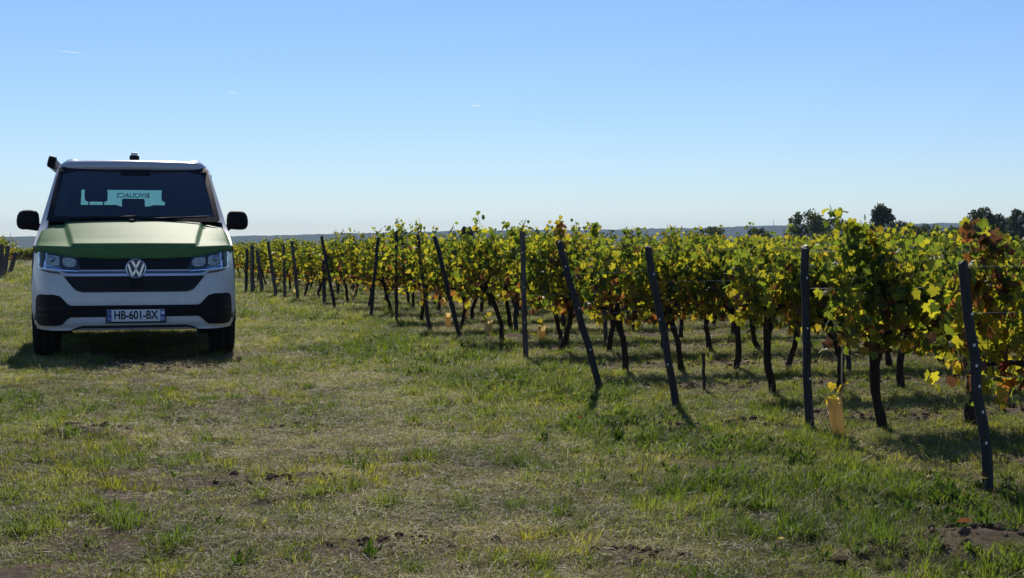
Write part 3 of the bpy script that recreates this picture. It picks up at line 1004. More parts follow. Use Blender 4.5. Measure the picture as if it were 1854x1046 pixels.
text('lettering', 'BIVOUACS', 0.085, ((PX(209, rear_y) + PX(276, rear_y)) / 2, rear_y - 0.003, PZ(355, rear_y)), M['decal'], tail, 0.98, (R(90), 0, R(180)), bold=0.001)
# ------------------------------------------------------------------ vine leaves
def leaf_outline(detail):
    if detail == 2:
        h = [(0.05, -0.05), (0.17, -0.20), (0.36, -0.16), (0.50, 0.02), (0.42, 0.14), (0.60, 0.36), (0.50, 0.48), (0.36, 0.44), (0.30, 0.60), (0.16, 0.70), (0.0, 0.96)]
    elif detail == 1:
        h = [(0.14, -0.16), (0.48, -0.02), (0.56, 0.38), (0.30, 0.56), (0.0, 0.95)]
    else:
        h = [(0.2, -0.14), (0.55, 0.2), (0.0, 0.92)]
    left = [(-x, y) for x, y in h[:-1]][::-1]
    return h + left
def leaf_arrays(detail, r):
    """grape leaf, one unit wide: base at the origin, tip along +y, cupped"""
    out = leaf_outline(detail)
    cup = r.uniform(0.12, 0.50); fold = r.uniform(-0.2, 0.45); tip = r.uniform(0.0, 0.55)
    V = [(0.0, 0.20, 0.0)]
    for x, y in out:
        jx = 1 + r.uniform(-0.08, 0.08)
        z = -cup * (x * x + (y - 0.2) ** 2) + fold * abs(x) * 0.5 - tip * max(0, y - 0.3) ** 2 + r.uniform(-0.03, 0.03)
        V.append((x * jx, y * jx, z))
    n = len(out)
    T = [(0, 1 + i, 1 + (i + 1) % n) for i in range(n)]
    return np.array(V), np.array(T, np.int32)
lr = random.Random(5)
LEAF_ME = {}
for k in LEAF_KEYS:
    LEAF_ME[k] = []
    for i in range(3):
        V, T = leaf_arrays(2, lr)
        me = mesh_np('leaf', V, T, False)
        me.materials.append(LEAF[k])
        LEAF_ME[k].append(me)

def leaf_class(r, z, autumn):
    """which colour a leaf has: the lower ones turn first"""
    t = (z - 0.42) / 0.85 + r.uniform(-0.16, 0.16) - autumn
    u = r.random()
    if t < 0.18: tab = [('yellow', .22), ('orange', .08), ('brown', .22), ('red', .025), ('lime', .27), ('green', .185)]
    elif t < 0.42: tab = [('yellow', .17), ('lime', .35), ('orange', .03), ('brown', .08), ('green', .24), ('dark', .13)]
    elif t < 0.75: tab = [('lime', .36), ('green', .34), ('yellow', .06), ('dark', .22), ('brown', .02)]
    else: tab = [('lime', .36), ('green', .40), ('dark', .205), ('yellow', .035)]
    for k, p in tab:
        if u < p: return k
        u -= p
    return 'green'

def leaf_matrix(r, p, size):
    az = r.uniform(0, 2 * math.pi)
    if r.random() < 0.55: az = r.choice((0.5, 1.5)) * math.pi + r.gauss(0, 0.6)        # faces the alleys
    tilt = r.gauss(0.25, 0.5)
    nrm = Vector((math.cos(az) * math.cos(tilt), math.sin(az) * math.cos(tilt), math.sin(tilt)))
    down = Vector((r.gauss(0, 0.45), r.gauss(0, 0.45), -1.0))
    yv = down - nrm * down.dot(nrm)
    if yv.length < 1e-3: yv = Vector((0, 1, 0)) - nrm * nrm.y
    yv.normalize()
    xv = yv.cross(nrm).normalized()
    m = Matrix((xv, yv, nrm)).transposed().to_4x4()
    return Matrix.Translation(p) @ m @ Matrix.Scale(size, 4)

def plan_vine(r, n_leaf, top=1.22, half=0.52, autumn=0.0, thick=0.15, tall=0.0, extra=(), girth=0.030, base=0.50):
    """trunk line, shoots and leaf places of one grapevine, about its own foot"""
    head = base + r.uniform(-0.05, 0.05)
    kx, ky = r.uniform(-0.16, 0.16), r.uniform(-0.06, 0.06)
    trunk = []
    b1, b2 = r.uniform(-0.09, 0.09), r.uniform(-0.06, 0.06)
    for i in range(9):
        t = i / 8
        trunk.append((kx * t + b1 * math.sin(t * 3.1) + r.uniform(-.008, .008), ky * t + b2 * math.sin(t * 2.6 + 1) * t, -0.05 + (head + 0.05) * t))
    rad = [girth * (1.15 - 0.3 * math.sin(math.pi * i / 8)) * r.uniform(0.9, 1.1) for i in range(9)]
    rad[-1] *= 1.35; rad[-2] *= 1.2; rad[0] *= 1.25
    shoots, leaves = [], []
    n_sh = 15 if half > 0.4 else 11
    per = n_leaf / n_sh
    for s in range(n_sh):
        x0 = -half + 2 * half * (s + r.uniform(0.1, 0.9)) / n_sh
        x = x0; y = r.gauss(0, 0.05); z = head + r.uniform(-0.05, 0.08)
        ztop = top * r.uniform(0.84, 1.04) + (r.uniform(0.03, 0.11) if r.random() < 0.18 else 0) + tall * (r.random() < 0.25)
        m = 7
        vx, vy = r.gauss(0, 0.10), r.gauss(0, 0.07)
        pts = []
        for i in range(m):
            t = i / (m - 1)
            pts.append(Vector((x + vx * t + r.gauss(0, 0.012), y + vy * t + r.gauss(0, 0.012) + 0.03 * t * t * r.choice((-1, 1)), z + (ztop - z) * t)))
        shoots.append(pts)
        k = int(per + r.random())
        for j in range(k):
            t = ((j + r.random()) / k) ** 0.95
            f = t * (m - 1); i0 = min(int(f), m - 2)
            p = pts[i0].lerp(pts[i0 + 1], f - i0)
            ang = r.uniform(0, 2 * math.pi); d = r.uniform(0.03, 0.12)
            sp = 1.0 - 0.55 * max(0, t - 0.8) / 0.2
            q = p + Vector((math.cos(ang) * d * sp, math.sin(ang) * d * sp * (thick / 0.12), r.uniform(-0.05, 0.03)))
            q.y += r.gauss(0, thick * 0.42) * sp
            if t < 0.18: q.z -= r.uniform(0, 0.10)
            size = r.uniform(0.040, 0.075) * (1 - 0.45 * max(0, t - 0.75) / 0.25)
            leaves.append((leaf_class(r, q.z, autumn), leaf_matrix(r, q, size)))
    for x0, dx, zt, cls in extra:                          # long shoots that stand out
        pts = [Vector((x0 + dx * t ** 1.3 + r.gauss(0, .01), r.gauss(0, .02), 0.75 + (zt - 0.75) * t)) for t in np.linspace(0, 1, 8)]
        shoots.append(pts)
        for j in range(62):
            f = min(6.99, r.uniform(2.0, 7.25)); i0 = int(f)
            q = pts[i0].lerp(pts[i0 + 1], f - i0) + Vector((r.gauss(0, .035), r.gauss(0, .035), r.gauss(-0.01, .02)))
            leaves.append((r.choice(cls), leaf_matrix(r, q, r.uniform(0.04, 0.065) * (1.1 - 0.2 * f / 7))))
    return trunk, rad, shoots, leaves

def trunk_mesh(r, trunk, rad, arms=True, half=0.5, n=8):
    b = Builder()
    b.tube(trunk, rad, n)
    if arms:
        h = Vector(trunk[-1])
        for s in (-1, 1):
            pts = [h + Vector((0, 0, -0.02)), h + Vector((s * 0.07, 0, 0.045)), h + Vector((s * 0.2, r.uniform(-.02, .02), 0.06)), h + Vector((s * half * 0.8, r.uniform(-.03, .03), 0.05))]
            b.tube(pts, [0.028, 0.019, 0.012, 0.008], 6)
        b.tube([h + Vector((0.01, 0, -0.02)), h + Vector((r.uniform(-.04, .04), 0, 0.09))], [0.034, 0.018], 6)
    return b.mesh('trunk')
def shoots_mesh(shoots):
    b = Builder()
    for pts in shoots:
        b.tube(pts, [0.0045 * (1 - 0.6 * i / (len(pts) - 1)) for i in range(len(pts))], 4)
    return b.mesh('shoots')
def foliage_mesh(leaves, r, detail, name='foliage'):
    Vs, Ts, mi, o = [], [], [], 0
    protos = [leaf_arrays(detail, r) for _ in range(5)]
    for k, m in leaves:
        V, T = r.choice(protos)
        Mx = np.array(m)
        Vs.append(V @ Mx[:3, :3].T + Mx[:3, 3]); Ts.append(T + o); o += len(V)
        mi += [LEAF_KEYS.index(k)] * len(T)
    me = mesh_np(name, np.concatenate(Vs), np.concatenate(Ts), True)
    for k in LEAF_KEYS: me.materials.append(LEAF[k])
    me.polygons.foreach_set('material_index', np.array(mi, np.int32))
    me.update()
    return me

# ------------------------------------------------------------------ posts at the row ends
POSTS = [  # foot px, foot py, head px, head py, thickness m, grey?, words
    (1800, 893, 1733, 474, 0.045, 0, 'tall dark post tilted over the grass, closest of all the row-end posts', 'the closest tilted post'),
    (1466, 783, 1452, 448, 0.048, 0, 'dark upright row-end post standing beside the amber vine guard with a cane', 'the upright post by the caned guard'),
    (1232, 737, 1170, 447, 0.048, 0, 'dark post tilted towards the van, between the caned guard and the longest tilted post', 'the steel-dark tilted post'),
    (1095, 707, 1012, 437, 0.046, 0, 'longest tilted dark post, leaning hard towards the van beside curved vine trunks', 'the longest tilted post'),
    (952, 652, 946, 419, 0.048, 1, 'upright grey post under the highest vine shoots, with dug soil at its foot', 'the upright grey post'),
    (838, 612, 787, 427, 0.046, 0, 'steeply tilted dark post with its tuft of weeds and shadow at the foot', 'the steep post with the tuft'),
    (780, 599, 756, 424, 0.044, 0, 'slightly tilted dark post next in the line after the steeply tilted one', 'the slightly tilted post'),
    (718, 583, 717, 419, 0.044, 0, 'straight dark post standing exactly upright where the vines leave a gap of sky', 'the exactly upright post'),
    (670, 573, 685, 430, 0.044, 0, 'dark post tilted away from the van, the only one leaning into the vines', 'the post leaning into the vines'),
    (609, 560, 583, 427, 0.047, 0, 'dark tilted post below a bushy vine top that hides its head', 'the post below the bushy top'),
    (541, 543, 529, 436, 0.058, 1, 'brownish post a little tilted, first of the far cluster of row ends', 'the first far brownish post'),
    (516, 540, 514, 443, 0.05, 1, 'thin grey upright post in the far cluster of row ends', 'the thin far grey post'),
    (502, 538, 486, 437, 0.064, 1, 'thick brownish tilted post in the far cluster of row ends', 'the thick far tilted post'),
    (476, 531, 466, 452, 0.065, 1, 'short tilted post second in the far cluster counted from the van', 'the short far tilted post'),
    (458, 531, 457, 444, 0.078, 1, 'stout pale grey upright post in the far cluster near the van', 'the stout pale far post'),
    (445, 529, 448, 449, 0.06, 0, 'dark post nearest the van wing mirror in the far cluster', 'the post nearest the van'),
]
def post_mesh(name, foot, head, th, r):
    """squared, slightly tapered, weathered post with a rough sawn head"""
    d = head - foot
    L = d.length
    n = 9
    V, Q = [], []
    ref = Vector((1, 0, 0))
    z = d.normalized(); y = z.cross(ref).normalized(); x = y.cross(z)
    tw = r.uniform(-0.3, 0.3)
    for i in range(n):
        t = i / (n - 1)
        c = foot + d * t + (x * r.gauss(0, 0.004) + y * r.gauss(0, 0.004)) * (0 < i)
        w = th * 0.5 * (1.06 - 0.12 * t)
        for k in range(8):
            a = math.pi / 4 * k + tw + math.pi / 8
            rr = w * (1.08 if k % 2 == 0 else 1.0) * r.uniform(0.95, 1.05) / 0.95
            V.append(tuple(c + x * (rr * math.cos(a)) + y * (rr * math.sin(a)) + z * (r.uniform(-.01, .012) if i == n - 1 else 0)))
    for i in range(n - 1):
        for k in range(8):
            k2 = (k + 1) % 8
            Q.append((i * 8 + k, i * 8 + k2, (i + 1) * 8 + k2, (i + 1) * 8 + k))
    V.append(tuple(foot + d * 1.003))
    T = [(len(V) - 1, (n - 1) * 8 + k, (n - 1) * 8 + (k + 1) % 8) for k in range(8)]
    me = mesh_np(name, np.array(V), [np.array(Q, np.int32), np.array(T, np.int32)], False)
    return me
POST_XY = []
pr = random.Random(3)
for i, (fx, fy, hx_, hy_, th, grey, words_, short) in enumerate(POSTS):
    x, y = ground_at(fx, fy)
    z0 = hz(x, y)
    sc = FPX / y
    hxw = x + (hx_ - fx) / sc * 1.0
    lean_y = abs(hx_ - fx) / sc * 0.15
    hzw = CAM_H - (hy_ - 430) / (FPX / (y - lean_y))
    foot = Vector((0, 0, -0.12)); head = Vector((hxw - x, -lean_y, hzw - z0))
    p = obj('row_post', post_mesh('row_post', foot, head, th, pr), M['post_grey' if grey else 'post'], None, (x, y, z0))
    p['label'] = words_; p['category'] = 'post'; p['group'] = 'posts at the ends of the vine rows'
    POST_XY.append((x, y, hxw, hzw, short, lean_y))
    if i < 5:      # steel staples the wires hang from
        d = head - foot
        for t in ([0.30, 0.42, 0.52, 0.6, 0.68, 0.8] if i == 0 else [0.35, 0.6, 0.85]):
            q = foot + d * t
            sb = box_mesh('staple', (q.x + pr.uniform(-.012, .012), q.y - th * 0.56, q.z), (0.010, 0.008, 0.014), 0.002)
            obj('staple', sb, M['stud'], p)
# slimmer stakes standing inside the rows
STAKES = [(934, 604, 934, 446, 0.050, 0, 'slim dark stake just behind the upright grey post'),
          (587, 549, 586, 470, 0.055, 0, 'slim dark stake crossing behind the post below the bushy top'),
          (1097, 622, 1091, 445, 0.045, 1, 'slim grey stake half hidden in leaves behind the curved trunk'),
          (740, 555, 738, 470, 0.045, 0, 'slim dark stake low between the upright post and its neighbour vines'),
          (1276, 712, 1273, 640, 0.022, 0, 'short thin stick standing in weeds between two vine trunks'),
          (1537, 672, 1533, 560, 0.040, 0, 'slim dark stake behind the amber guard in the second row')]
for fx, fy, hx_, hy_, th, grey, words_ in STAKES:
    x, y = ground_at(fx, fy); z0 = hz(x, y)
    head = Vector(((hx_ - fx) * y / FPX, 0, CAM_H - (hy_ - 430) * y / FPX - z0))
    p = obj('stake', post_mesh('stake', Vector((0, 0, -0.1)), head, th, pr), M['post_grey' if grey else 'post'], None, (x, y, z0))
    p['label'] = words_; p['category'] = 'stake'; p['group'] = 'stakes inside the vine rows'

# ------------------------------------------------------------------ grapevines, row by row
ROWANG = math.atan(ROW_SLOPE)
ORD = ['first', 'second', 'third', 'fourth', 'fifth', 'sixth', 'seventh', 'eighth', 'ninth', 'tenth', 'eleventh', 'twelfth', 'thirteenth', 'fourteenth', 'fifteenth', 'sixteenth', 'seventeenth', 'eighteenth', 'nineteenth', 'twentieth']
# the post each row is told by
ROW_POST = {0: 0, 1: 1, 2: 2, 3: 3, 4: 4, 5: 5, 6: 6, 7: 7, 8: 8, 9: 9, 10: 'the leafy gap past the post below the bushy top', 11: 10, 12: 12, 13: 13, 14: 14, 15: 15,
            16: 'the first row end hidden by the van', 17: 'the second row end hidden by the van', 18: 'the third row end hidden by the van', 19: 'the last row end by the van'}
# first trunk of the nearer rows as the photograph shows them
FIRST_X = {0: 2.60, 1: 2.24, 2: 1.93, 3: 0.97, 4: 0.44}
SPACING = {0: 0.72, 1: 0.54, 2: 0.50, 3: 0.50, 4: 0.52}
variants = []
vr = random.Random(21)
for i in range(9):
    r = random.Random(100 + i)
    tr, rad, sh, lv = plan_vine(r, 760, 1.16 + 0.09 * (i % 3 == 0), 0.46, autumn=r.uniform(-0.05, 0.12))
    variants.append((trunk_mesh(r, tr, rad, True, 0.46, 6), foliage_mesh(lv, r, 1 if i < 5 else 1), shoots_mesh(sh)))
n_leaf_obj = 0
VINE_COUNT = 0
def small_words(r, a):
    return a
for k, c in enumerate(ROW_C):
    ex = (4.14 - 0.29 * c) / (1 + 0.29 * ROW_SLOPE)
    x = FIRST_X.get(k, ex + 0.48 if k < 11 else ex + 0.3)
    y = c + ROW_SLOPE * x
    sp = SPACING.get(k, 0.66)
    lim = {0: 3.3, 1: 3.7, 2: 4.2, 3: 4.9, 4: 5.4, 5: 6.2, 6: 6.2, 7: 6.2, 8: 5.5, 9: 5.0}.get(k, ex + 5.5)
    if k == 5: lim = 6.2
    ii = 0
    pidx = ROW_POST[k]
    rr = random.Random(500 + k)
    while x < lim and ii < 14 + 6 * (k < 8):
        y = c + ROW_SLOPE * x + rr.uniform(-0.05, 0.05) + (0.22 if k == 0 else 0)
        z0 = hz(x, y)
        pd = POSTS[pidx][7] if isinstance(pidx, int) else pidx
        lab = f"{ORD[ii]} grapevine along the row from {pd}"
        near = k <= 4 and abs(x) < 0.343 * y + 0.75
        r = random.Random(1000 + k * 40 + ii)
        t = thing('grapevine', lab, 'grapevine', (x, y, z0 - 0.01), ROWANG + (math.pi if (not near and r.random() < 0.5) else 0) + r.uniform(-.08, .08), 'grapevines in the rows')
        if near:
            aut = {0: 0.06, 1: -0.03, 2: 0.0, 3: 0.05, 4: 0.0}[k] + r.uniform(-.08, .08)
            top = {0: 1.03, 1: 1.15 if ii == 0 else 1.10, 2: 1.15, 3: 1.14, 4: 1.26}[k]
            if k == 4: top = 1.22 if ii == 0 else 1.18 if ii == 1 else 1.08
            nl = {0: 980, 1: 760, 2: 700, 3: 680, 4: 680}[k]
            ex_ = []
            if k == 1 and ii == 0: ex_ = [(-0.12, -0.26, 1.35, ['green', 'lime', 'dark', 'green']), (-0.02, -0.20, 1.25, ['green', 'lime', 'dark']), (0.05, -0.22, 1.26, ['lime', 'yellow', 'green'])]
            if k == 0 and ii == 0: ex_ = [(-0.22, -0.24, 1.20, ['orange', 'brown', 'brown', 'green', 'lime']), (-0.20, -0.16, 1.17, ['lime', 'green', 'brown']), (-0.3, -0.22, 1.0, ['orange', 'brown', 'lime', 'yellow'])]
            if k == 4 and ii == 0: ex_ = [(-0.1, -0.45, 1.29, ['lime', 'green']), (0.0, 0.05, 1.33, ['yellow', 'lime', 'orange'])]
            if k == 4 and ii == 1: ex_ = [(-0.1, -0.1, 1.30, ['lime', 'green']), (0.1, 0.15, 1.28, ['dark', 'green', 'lime'])]
            tr, rad, sh, lv = plan_vine(r, nl, top, sp * 0.62, aut, 0.17, 0.04 if k in (1, 4) else 0.0, ex_, 0.034 if k < 2 else 0.031, {0: 0.52, 1: 0.57, 2: 0.57, 3: 0.56, 4: 0.54}[k])
            obj('trunk', trunk_mesh(r, tr, rad, True, sp * 0.6), M['bark'], t)
            obj('shoots', shoots_mesh(sh), M['cane'], t, kind='stuff')
            lv.sort(key=lambda a: a[1].translation.y - 6.0 * a[1].to_scale().x)
            if len(lv) > 296:
                obj('foliage', foliage_mesh(lv[296:], r, 2), None, t, kind='stuff')
            for kk, m in lv[:296]:
                lo = bpy.data.objects.new('leaf', r.choice(LEAF_ME[kk]))
                COL.objects.link(lo)
                lo.parent = t
                lo.matrix_local = m
                n_leaf_obj += 1
        else:
            v = variants[(k * 3 + ii * 2 + r.randrange(2)) % 9]
            s = r.uniform(0.95, 1.05) * (1.08 if k == 9 and ii < 2 else 1.02 if k == 5 and ii < 2 else 0.85 if k >= 11 else 0.93 if k == 10 else 1.0) * (0.96 if 927 + x / y * FPX > 1050 else 1.0)
            t.scale = (r.uniform(0.92, 1.08) * (sp / 0.66), 1, s)
            obj('trunk', v[0], M['bark'], t)
            obj('shoots', v[2], M['cane'], t, kind='stuff')
            obj('foliage', v[1], None, t, kind='stuff')
        VINE_COUNT += 1
        ii += 1
        x += sp * rr.uniform(0.92, 1.08)

# vines that carry the long shoots above the rest: bare canes with leaves of their own belong to the vine below (tall=...)

# rows of the far plots: the block beyond the grass, and its neighbour beside the tilted posts
fr = random.Random(77)
def far_vine(x, y, lab, group, s=1.0, wide=1.0):
    t = thing('grapevine', lab, 'grapevine', (x, y, hz(x, y) - 0.02), fr.choice((0, math.pi)) + 0.28, group)
    v = variants[fr.randrange(9)]
    t.scale = (wide, 1.3, s)
    obj('trunk', v[0], M['bark'], t); obj('foliage', v[1], None, t, kind='stuff')
for px in np.arange(20, 78, 13):
    for row, yy in enumerate((84.0, 87.0)):
        x = (px - 927) / FPX * yy + row * 0.2
        far_vine(x, yy, f"low grapevine beyond the far grass, {ORD[int((px - 20) / 13)]} from the tilted posts, {'front' if row == 0 else 'rear'} row", 'grapevines of the far plot past the van', 0.92, 0.9)
for i, px in enumerate((-4, 8, 18)):
    yy = 46 + i * 2.4
    far_vine((px - 927) / FPX * yy - 0.35, yy, f'grapevine with yellow leaves behind the {("frame-edge", "middle", "most tilted")[i]} post of the grey cluster', 'grapevines behind the tilted posts', 0.98)
for fx, fy, hx_, hy_, words_ in ((1, 505, 4, 443, 'grey post at the frame edge in the cluster beside the far grass'), (7, 500, 15, 445, 'middle grey post of the tilted cluster beside the far grass'),
                              (15, 496, 30, 456, 'most tilted grey post of the cluster beside the far grass')):
    x, y = ground_at(fx, fy); z0 = hz(x, y)
    head = Vector(((hx_ - fx) * y / FPX, 0, CAM_H - (hy_ - 430) * y / FPX - z0))
    p = obj('row_post', post_mesh('row_post', Vector((0, 0, -0.1)), head, 0.12, pr), M['post_grey'], None, (x, y, z0))
    p['label'] = words_; p['category'] = 'post'; p['group'] = 'tilted posts beside the far grass'

# trellis wires of the nearer rows
for k in range(5):
    px_, py_, hxw, hzw, short, ly = POST_XY[k]
    t = thing('trellis_wires', f"thin steel trellis wires strung along the row from {short}", 'wire', (px_, py_, 0), 0, 'trellis wires')
    for fz in (0.50, 0.78, 0.98):
        b = Builder()
        hx0 = (hxw - px_) * fz
        pts = [(hx0, -ly * fz, hzw * fz)]
        for d in (0.6, 1.4, 2.4, 3.4):
            xx = px_ + d
            pts.append((d, ROW_C[k] + ROW_SLOPE * xx - py_, hzw * fz - 0.004 * math.sin(d)))
        b.tube(pts, 0.0011, 5)
        obj('wire', b.mesh('wire'), M['cable'], t)

# amber plastic guards round young vines
GUARDS = [(1521, 795, 717, 20, True, 'amber vine guard with a bamboo cane and a young yellow vine, beside the upright post'),
          (885, 609, 580, 11.5, False, 'glowing amber vine guard standing by the steep post with the tuft'),
          (981, 618, 588, 11.5, True, 'amber vine guard with a thin cane just past the upright grey post'),
          (842, 577, 549, 9, False, 'amber vine guard low behind the steeply tilted post'),
          (811, 594, 570, 9, False, 'dull pale vine guard between the two tilted dark posts'),
          (804, 556, 538, 8, False, 'far amber vine guard seen under the leaves between tilted posts'),
          (871, 552, 540, 8, False, 'far dull amber guard under the leaves behind the glowing one'),
          (1034, 590, 566, 8, False, 'dim orange vine guard in shade behind the longest tilted post'),
          (534, 535, 523, 7, False, 'tiny amber guard among far trunks next to the brownish post'),
          (640, 544, 529, 7, False, 'tiny amber guard among trunks between the two opposed tilted posts')]
gr = random.Random(9)
for fx, fy, ty, wpx, cane, lab in GUARDS:
    x, y = ground_at(fx, fy); z0 = hz(x, y)
    s = y / FPX
    w = wpx * s * 0.5; h = (fy - ty) * s
    t = thing('vine_guard', lab, 'vine guard', (x, y, z0), 0.4, 'plastic guards round young vines')
    b = Builder()
    V, Q = [], []
    n = 4
    for i in range(4):
        for kx in range(n):
            a = math.pi / 2 * kx + math.pi / 4
            rr = w * 1.25 * (1 + gr.uniform(-.05, .05) + 0.06 * i / 3)
            V.append((rr * math.cos(a) - 0.014 * i * (wpx > 15), rr * math.sin(a), -0.02 + (h + 0.02) * i / 3 + (gr.uniform(-.006, .006) if i == 3 else 0)))
    for i in range(3):
        for kx in range(n):
            k2 = (kx + 1) % n
            Q.append((i * n + kx, i * n + k2, (i + 1) * n + k2, (i + 1) * n + kx))
    b.add(V, Q, [])
    obj('sleeve', b.mesh('sleeve', False), M['guard'], t)
    if cane:
        b = Builder()
        b.tube([(0.012, 0.01, -0.05), (0.018, 0.01, h + (0.30 if wpx > 15 else 0.28))], [0.006, 0.005], 6)
        obj('cane', b.mesh('cane'), M['bamboo'], t)
    if wpx > 10:
        for q in range(9 if wpx > 15 else 4):
            kk = gr.choice(['yellow', 'lime', 'yellow', 'lime'])
            p = Vector((gr.uniform(-.06, .02) * (1.0 if wpx > 15 else .6), gr.uniform(-.04, .04), h + gr.uniform(-0.03, 0.09)))
            lo = bpy.data.objects.new('leaf', gr.choice(LEAF_ME[kk])); COL.objects.link(lo); lo.parent = t
            lo.matrix_local = leaf_matrix(gr, p, gr.uniform(0.04, 0.065))
# ------------------------------------------------------------------ trees behind the vineyard
TLEAF = {'dark': leaf_mat('tree_leaf_dark', (0.050, 0.066, 0.030), (0.07, 0.095, 0.03), 0.32, 0.6, 0.4),
         'olive': leaf_mat('tree_leaf_olive', (0.080, 0.094, 0.042), (0.12, 0.14, 0.04), 0.35, 0.6, 0.4)}
def tree(px, py_top, w_px, h_px, Y, mat, lab, seed, conical=0.0, spiky=0.0):
    """crown centre at pixel px; its top at py_top, w_px wide and h_px deep, at Y metres"""
    r = np.random.default_rng(seed)
    s = Y / FPX
    x = (px - 927) * s
    g = hz(x, Y)
    top = CAM_H + (430 - py_top) * s
    w, h = w_px * s, h_px * s
    t = thing('tree', lab, 'tree', (x, Y, g), 0, 'trees behind the vineyard')
    H = top - g
    b = Builder()
    b.tube([(0, 0, -0.3), (0.05 * w, 0, (H - h) * 0.6 + 0.2), (0.02 * w, 0.02 * w, H - 0.45 * h), (0, 0, H - 0.12 * h)], [0.045 * w, 0.035 * w, 0.022 * w, 0.004 * w], 8)
    limbs = []
    nb = int(60 + 16 * w / 4)
    cl = []
    for i in range(nb):
        u = r.uniform(0, 1) ** 0.8
        zz = H - h * (1 - u) if True else 0
        prof = math.sin(math.pi * min(1, 0.12 + 0.80 * (1 - u))) ** 0.8 * (1 - conical) + conical * (1 - u) ** 0.8
        rad = 0.5 * w * prof * r.uniform(0.45, 1.0) ** 0.5
        a = r.uniform(0, 2 * math.pi)
        cl.append((rad * math.cos(a), rad * math.sin(a) * 0.9, zz - 0.06 * h, r.uniform(0.08, 0.17) * min(w, h)))
    for cx, cy, cz, cr in cl[:10]:
        limbs.append(1)
        b.tube([(0, 0, H - h * 0.75), (cx * 0.5, cy * 0.5, 0.5 * (cz + H - h * 0.75)), (cx, cy, cz)], [0.016 * w, 0.010 * w, 0.003 * w], 5)
    obj('trunk', b.mesh('trunk'), M['tree_bark'], t)
    P = []
    for cx, cy, cz, cr in cl:
        m = int(70 * (cr / (0.15 * min(w, h))) ** 2)
        v = r.normal(size=(m, 3)); v /= np.linalg.norm(v, axis=1)[:, None]
        v *= (cr * r.uniform(0.35, 1.08, m) ** 0.6)[:, None]
        v[:, 2] *= 0.85 + spiky
        P.append(v + (cx, cy, cz))
    P = np.concatenate(P)
    n = len(P)
    sz_ = r.uniform(0.6, 1.3, n) * 0.028 * math.sqrt(w * h) + 0.03
    d1 = r.normal(size=(n, 3)); d1 /= np.linalg.norm(d1, axis=1)[:, None]
    d2 = np.cross(d1, r.normal(size=(n, 3))); d2 /= np.linalg.norm(d2, axis=1)[:, None]
    a = P + d1 * sz_[:, None]; bb = P + d2 * sz_[:, None] * 0.6; c = P - d1 * sz_[:, None]; d = P - d2 * sz_[:, None] * 0.6
    V = np.stack([a, bb, c, d], 1).reshape(-1, 3)
    Fq = np.arange(4 * n, dtype=np.int32).reshape(-1, 4)
    obj('crown', mesh_np('crown', V, Fq, False), TLEAF[mat], t, kind='stuff')
tree(1462, 381, 76, 88, 150, 'olive', 'wide pale olive tree behind the tallest vine shoot', 1)
tree(1510, 396, 62, 60, 158, 'dark', 'low dark bushy tree tucked behind the tallest vine shoot', 2)
tree(1598, 371, 66, 98, 150, 'dark', 'tall dark pointed tree standing alone above the vines', 3, 0.45)
tree(1662, 410, 44, 44, 165, 'olive', 'small round olive tree beside the tall dark pointed tree', 4)
tree(1686, 406, 50, 48, 172, 'dark', 'small tree below the rising far ridge, amid two bigger trees', 5)
tree(1776, 378, 62, 74, 150, 'dark', 'tall dark tree behind the red-tipped vine shoot', 6, 0.0, 0.3)
tree(1815, 390, 56, 60, 156, 'dark', 'dark bushy tree filling between two taller trees near the frame edge', 7)
tree(1846, 379, 46, 74, 152, 'dark', 'dark upright tree cut by the frame edge', 8, 0.2, 0.2)
tree(1738, 412, 70, 40, 165, 'olive', 'low olive shrubby tree at the feet of the frame-edge trees', 9)
tree(1372, 414, 48, 36, 175, 'dark', 'low round dark tree under the radio mast on the ridge', 10)
tree(1292, 410, 40, 40, 190, 'dark', 'small dark tree peeping over the vines before the far ridge', 11)
tree(845, 410, 24, 40, 120, 'dark', 'narrow dark little tree peeping over the middle vines', 12, 0.0, 0.5)
tree(1790, 408, 120, 40, 170, 'olive', 'wide low hedge-like tree under the frame-edge trees', 13)
tree(1630, 402, 50, 50, 160, 'dark', 'dark shrubby tree leaning on the tall pointed tree', 16)
tree(1715, 416, 60, 36, 175, 'dark', 'low dark hedge tree before the rising ridge', 17)
tree(1540, 404, 26, 34, 160, 'olive', 'thin twiggy pale tree between the olive tree and the pointed tree', 14, 0, 0.6)

# masts on the far ridge
for px, py0, py1, lab in ((1400, 408, 398, 'thin radio mast on the far ridge beside the olive tree'), (1074, 416, 404, 'thin radio mast on the far ridge above the middle vines'),
                          (19.5, 430, 421, 'thin radio mast on the far ridge at the frame edge by the van')):
    Y = 2440.0
    x = (px - 927) / FPX * Y
    za = CAM_H + (430 - py0) / FPX * Y - 6; zb_ = CAM_H + (430 - py1) / FPX * Y
    b = Builder()
    b.tube([(0, 0, 0), (0, 0, zb_ - za)], [0.55, 0.3], 6)
    for zz in (0.55, 0.8):
        b.tube([(-1.0, 0, (zb_ - za) * zz), (1.0, 0, (zb_ - za) * zz)], 0.2, 5)
    o = obj('radio_mast', b.mesh('radio_mast'), simple('mast_paint', (0.25, 0.25, 0.27), 0.7), None, (x, Y, za))
    o['label'] = lab; o['category'] = 'mast'; o['group'] = 'masts on the far ridge'

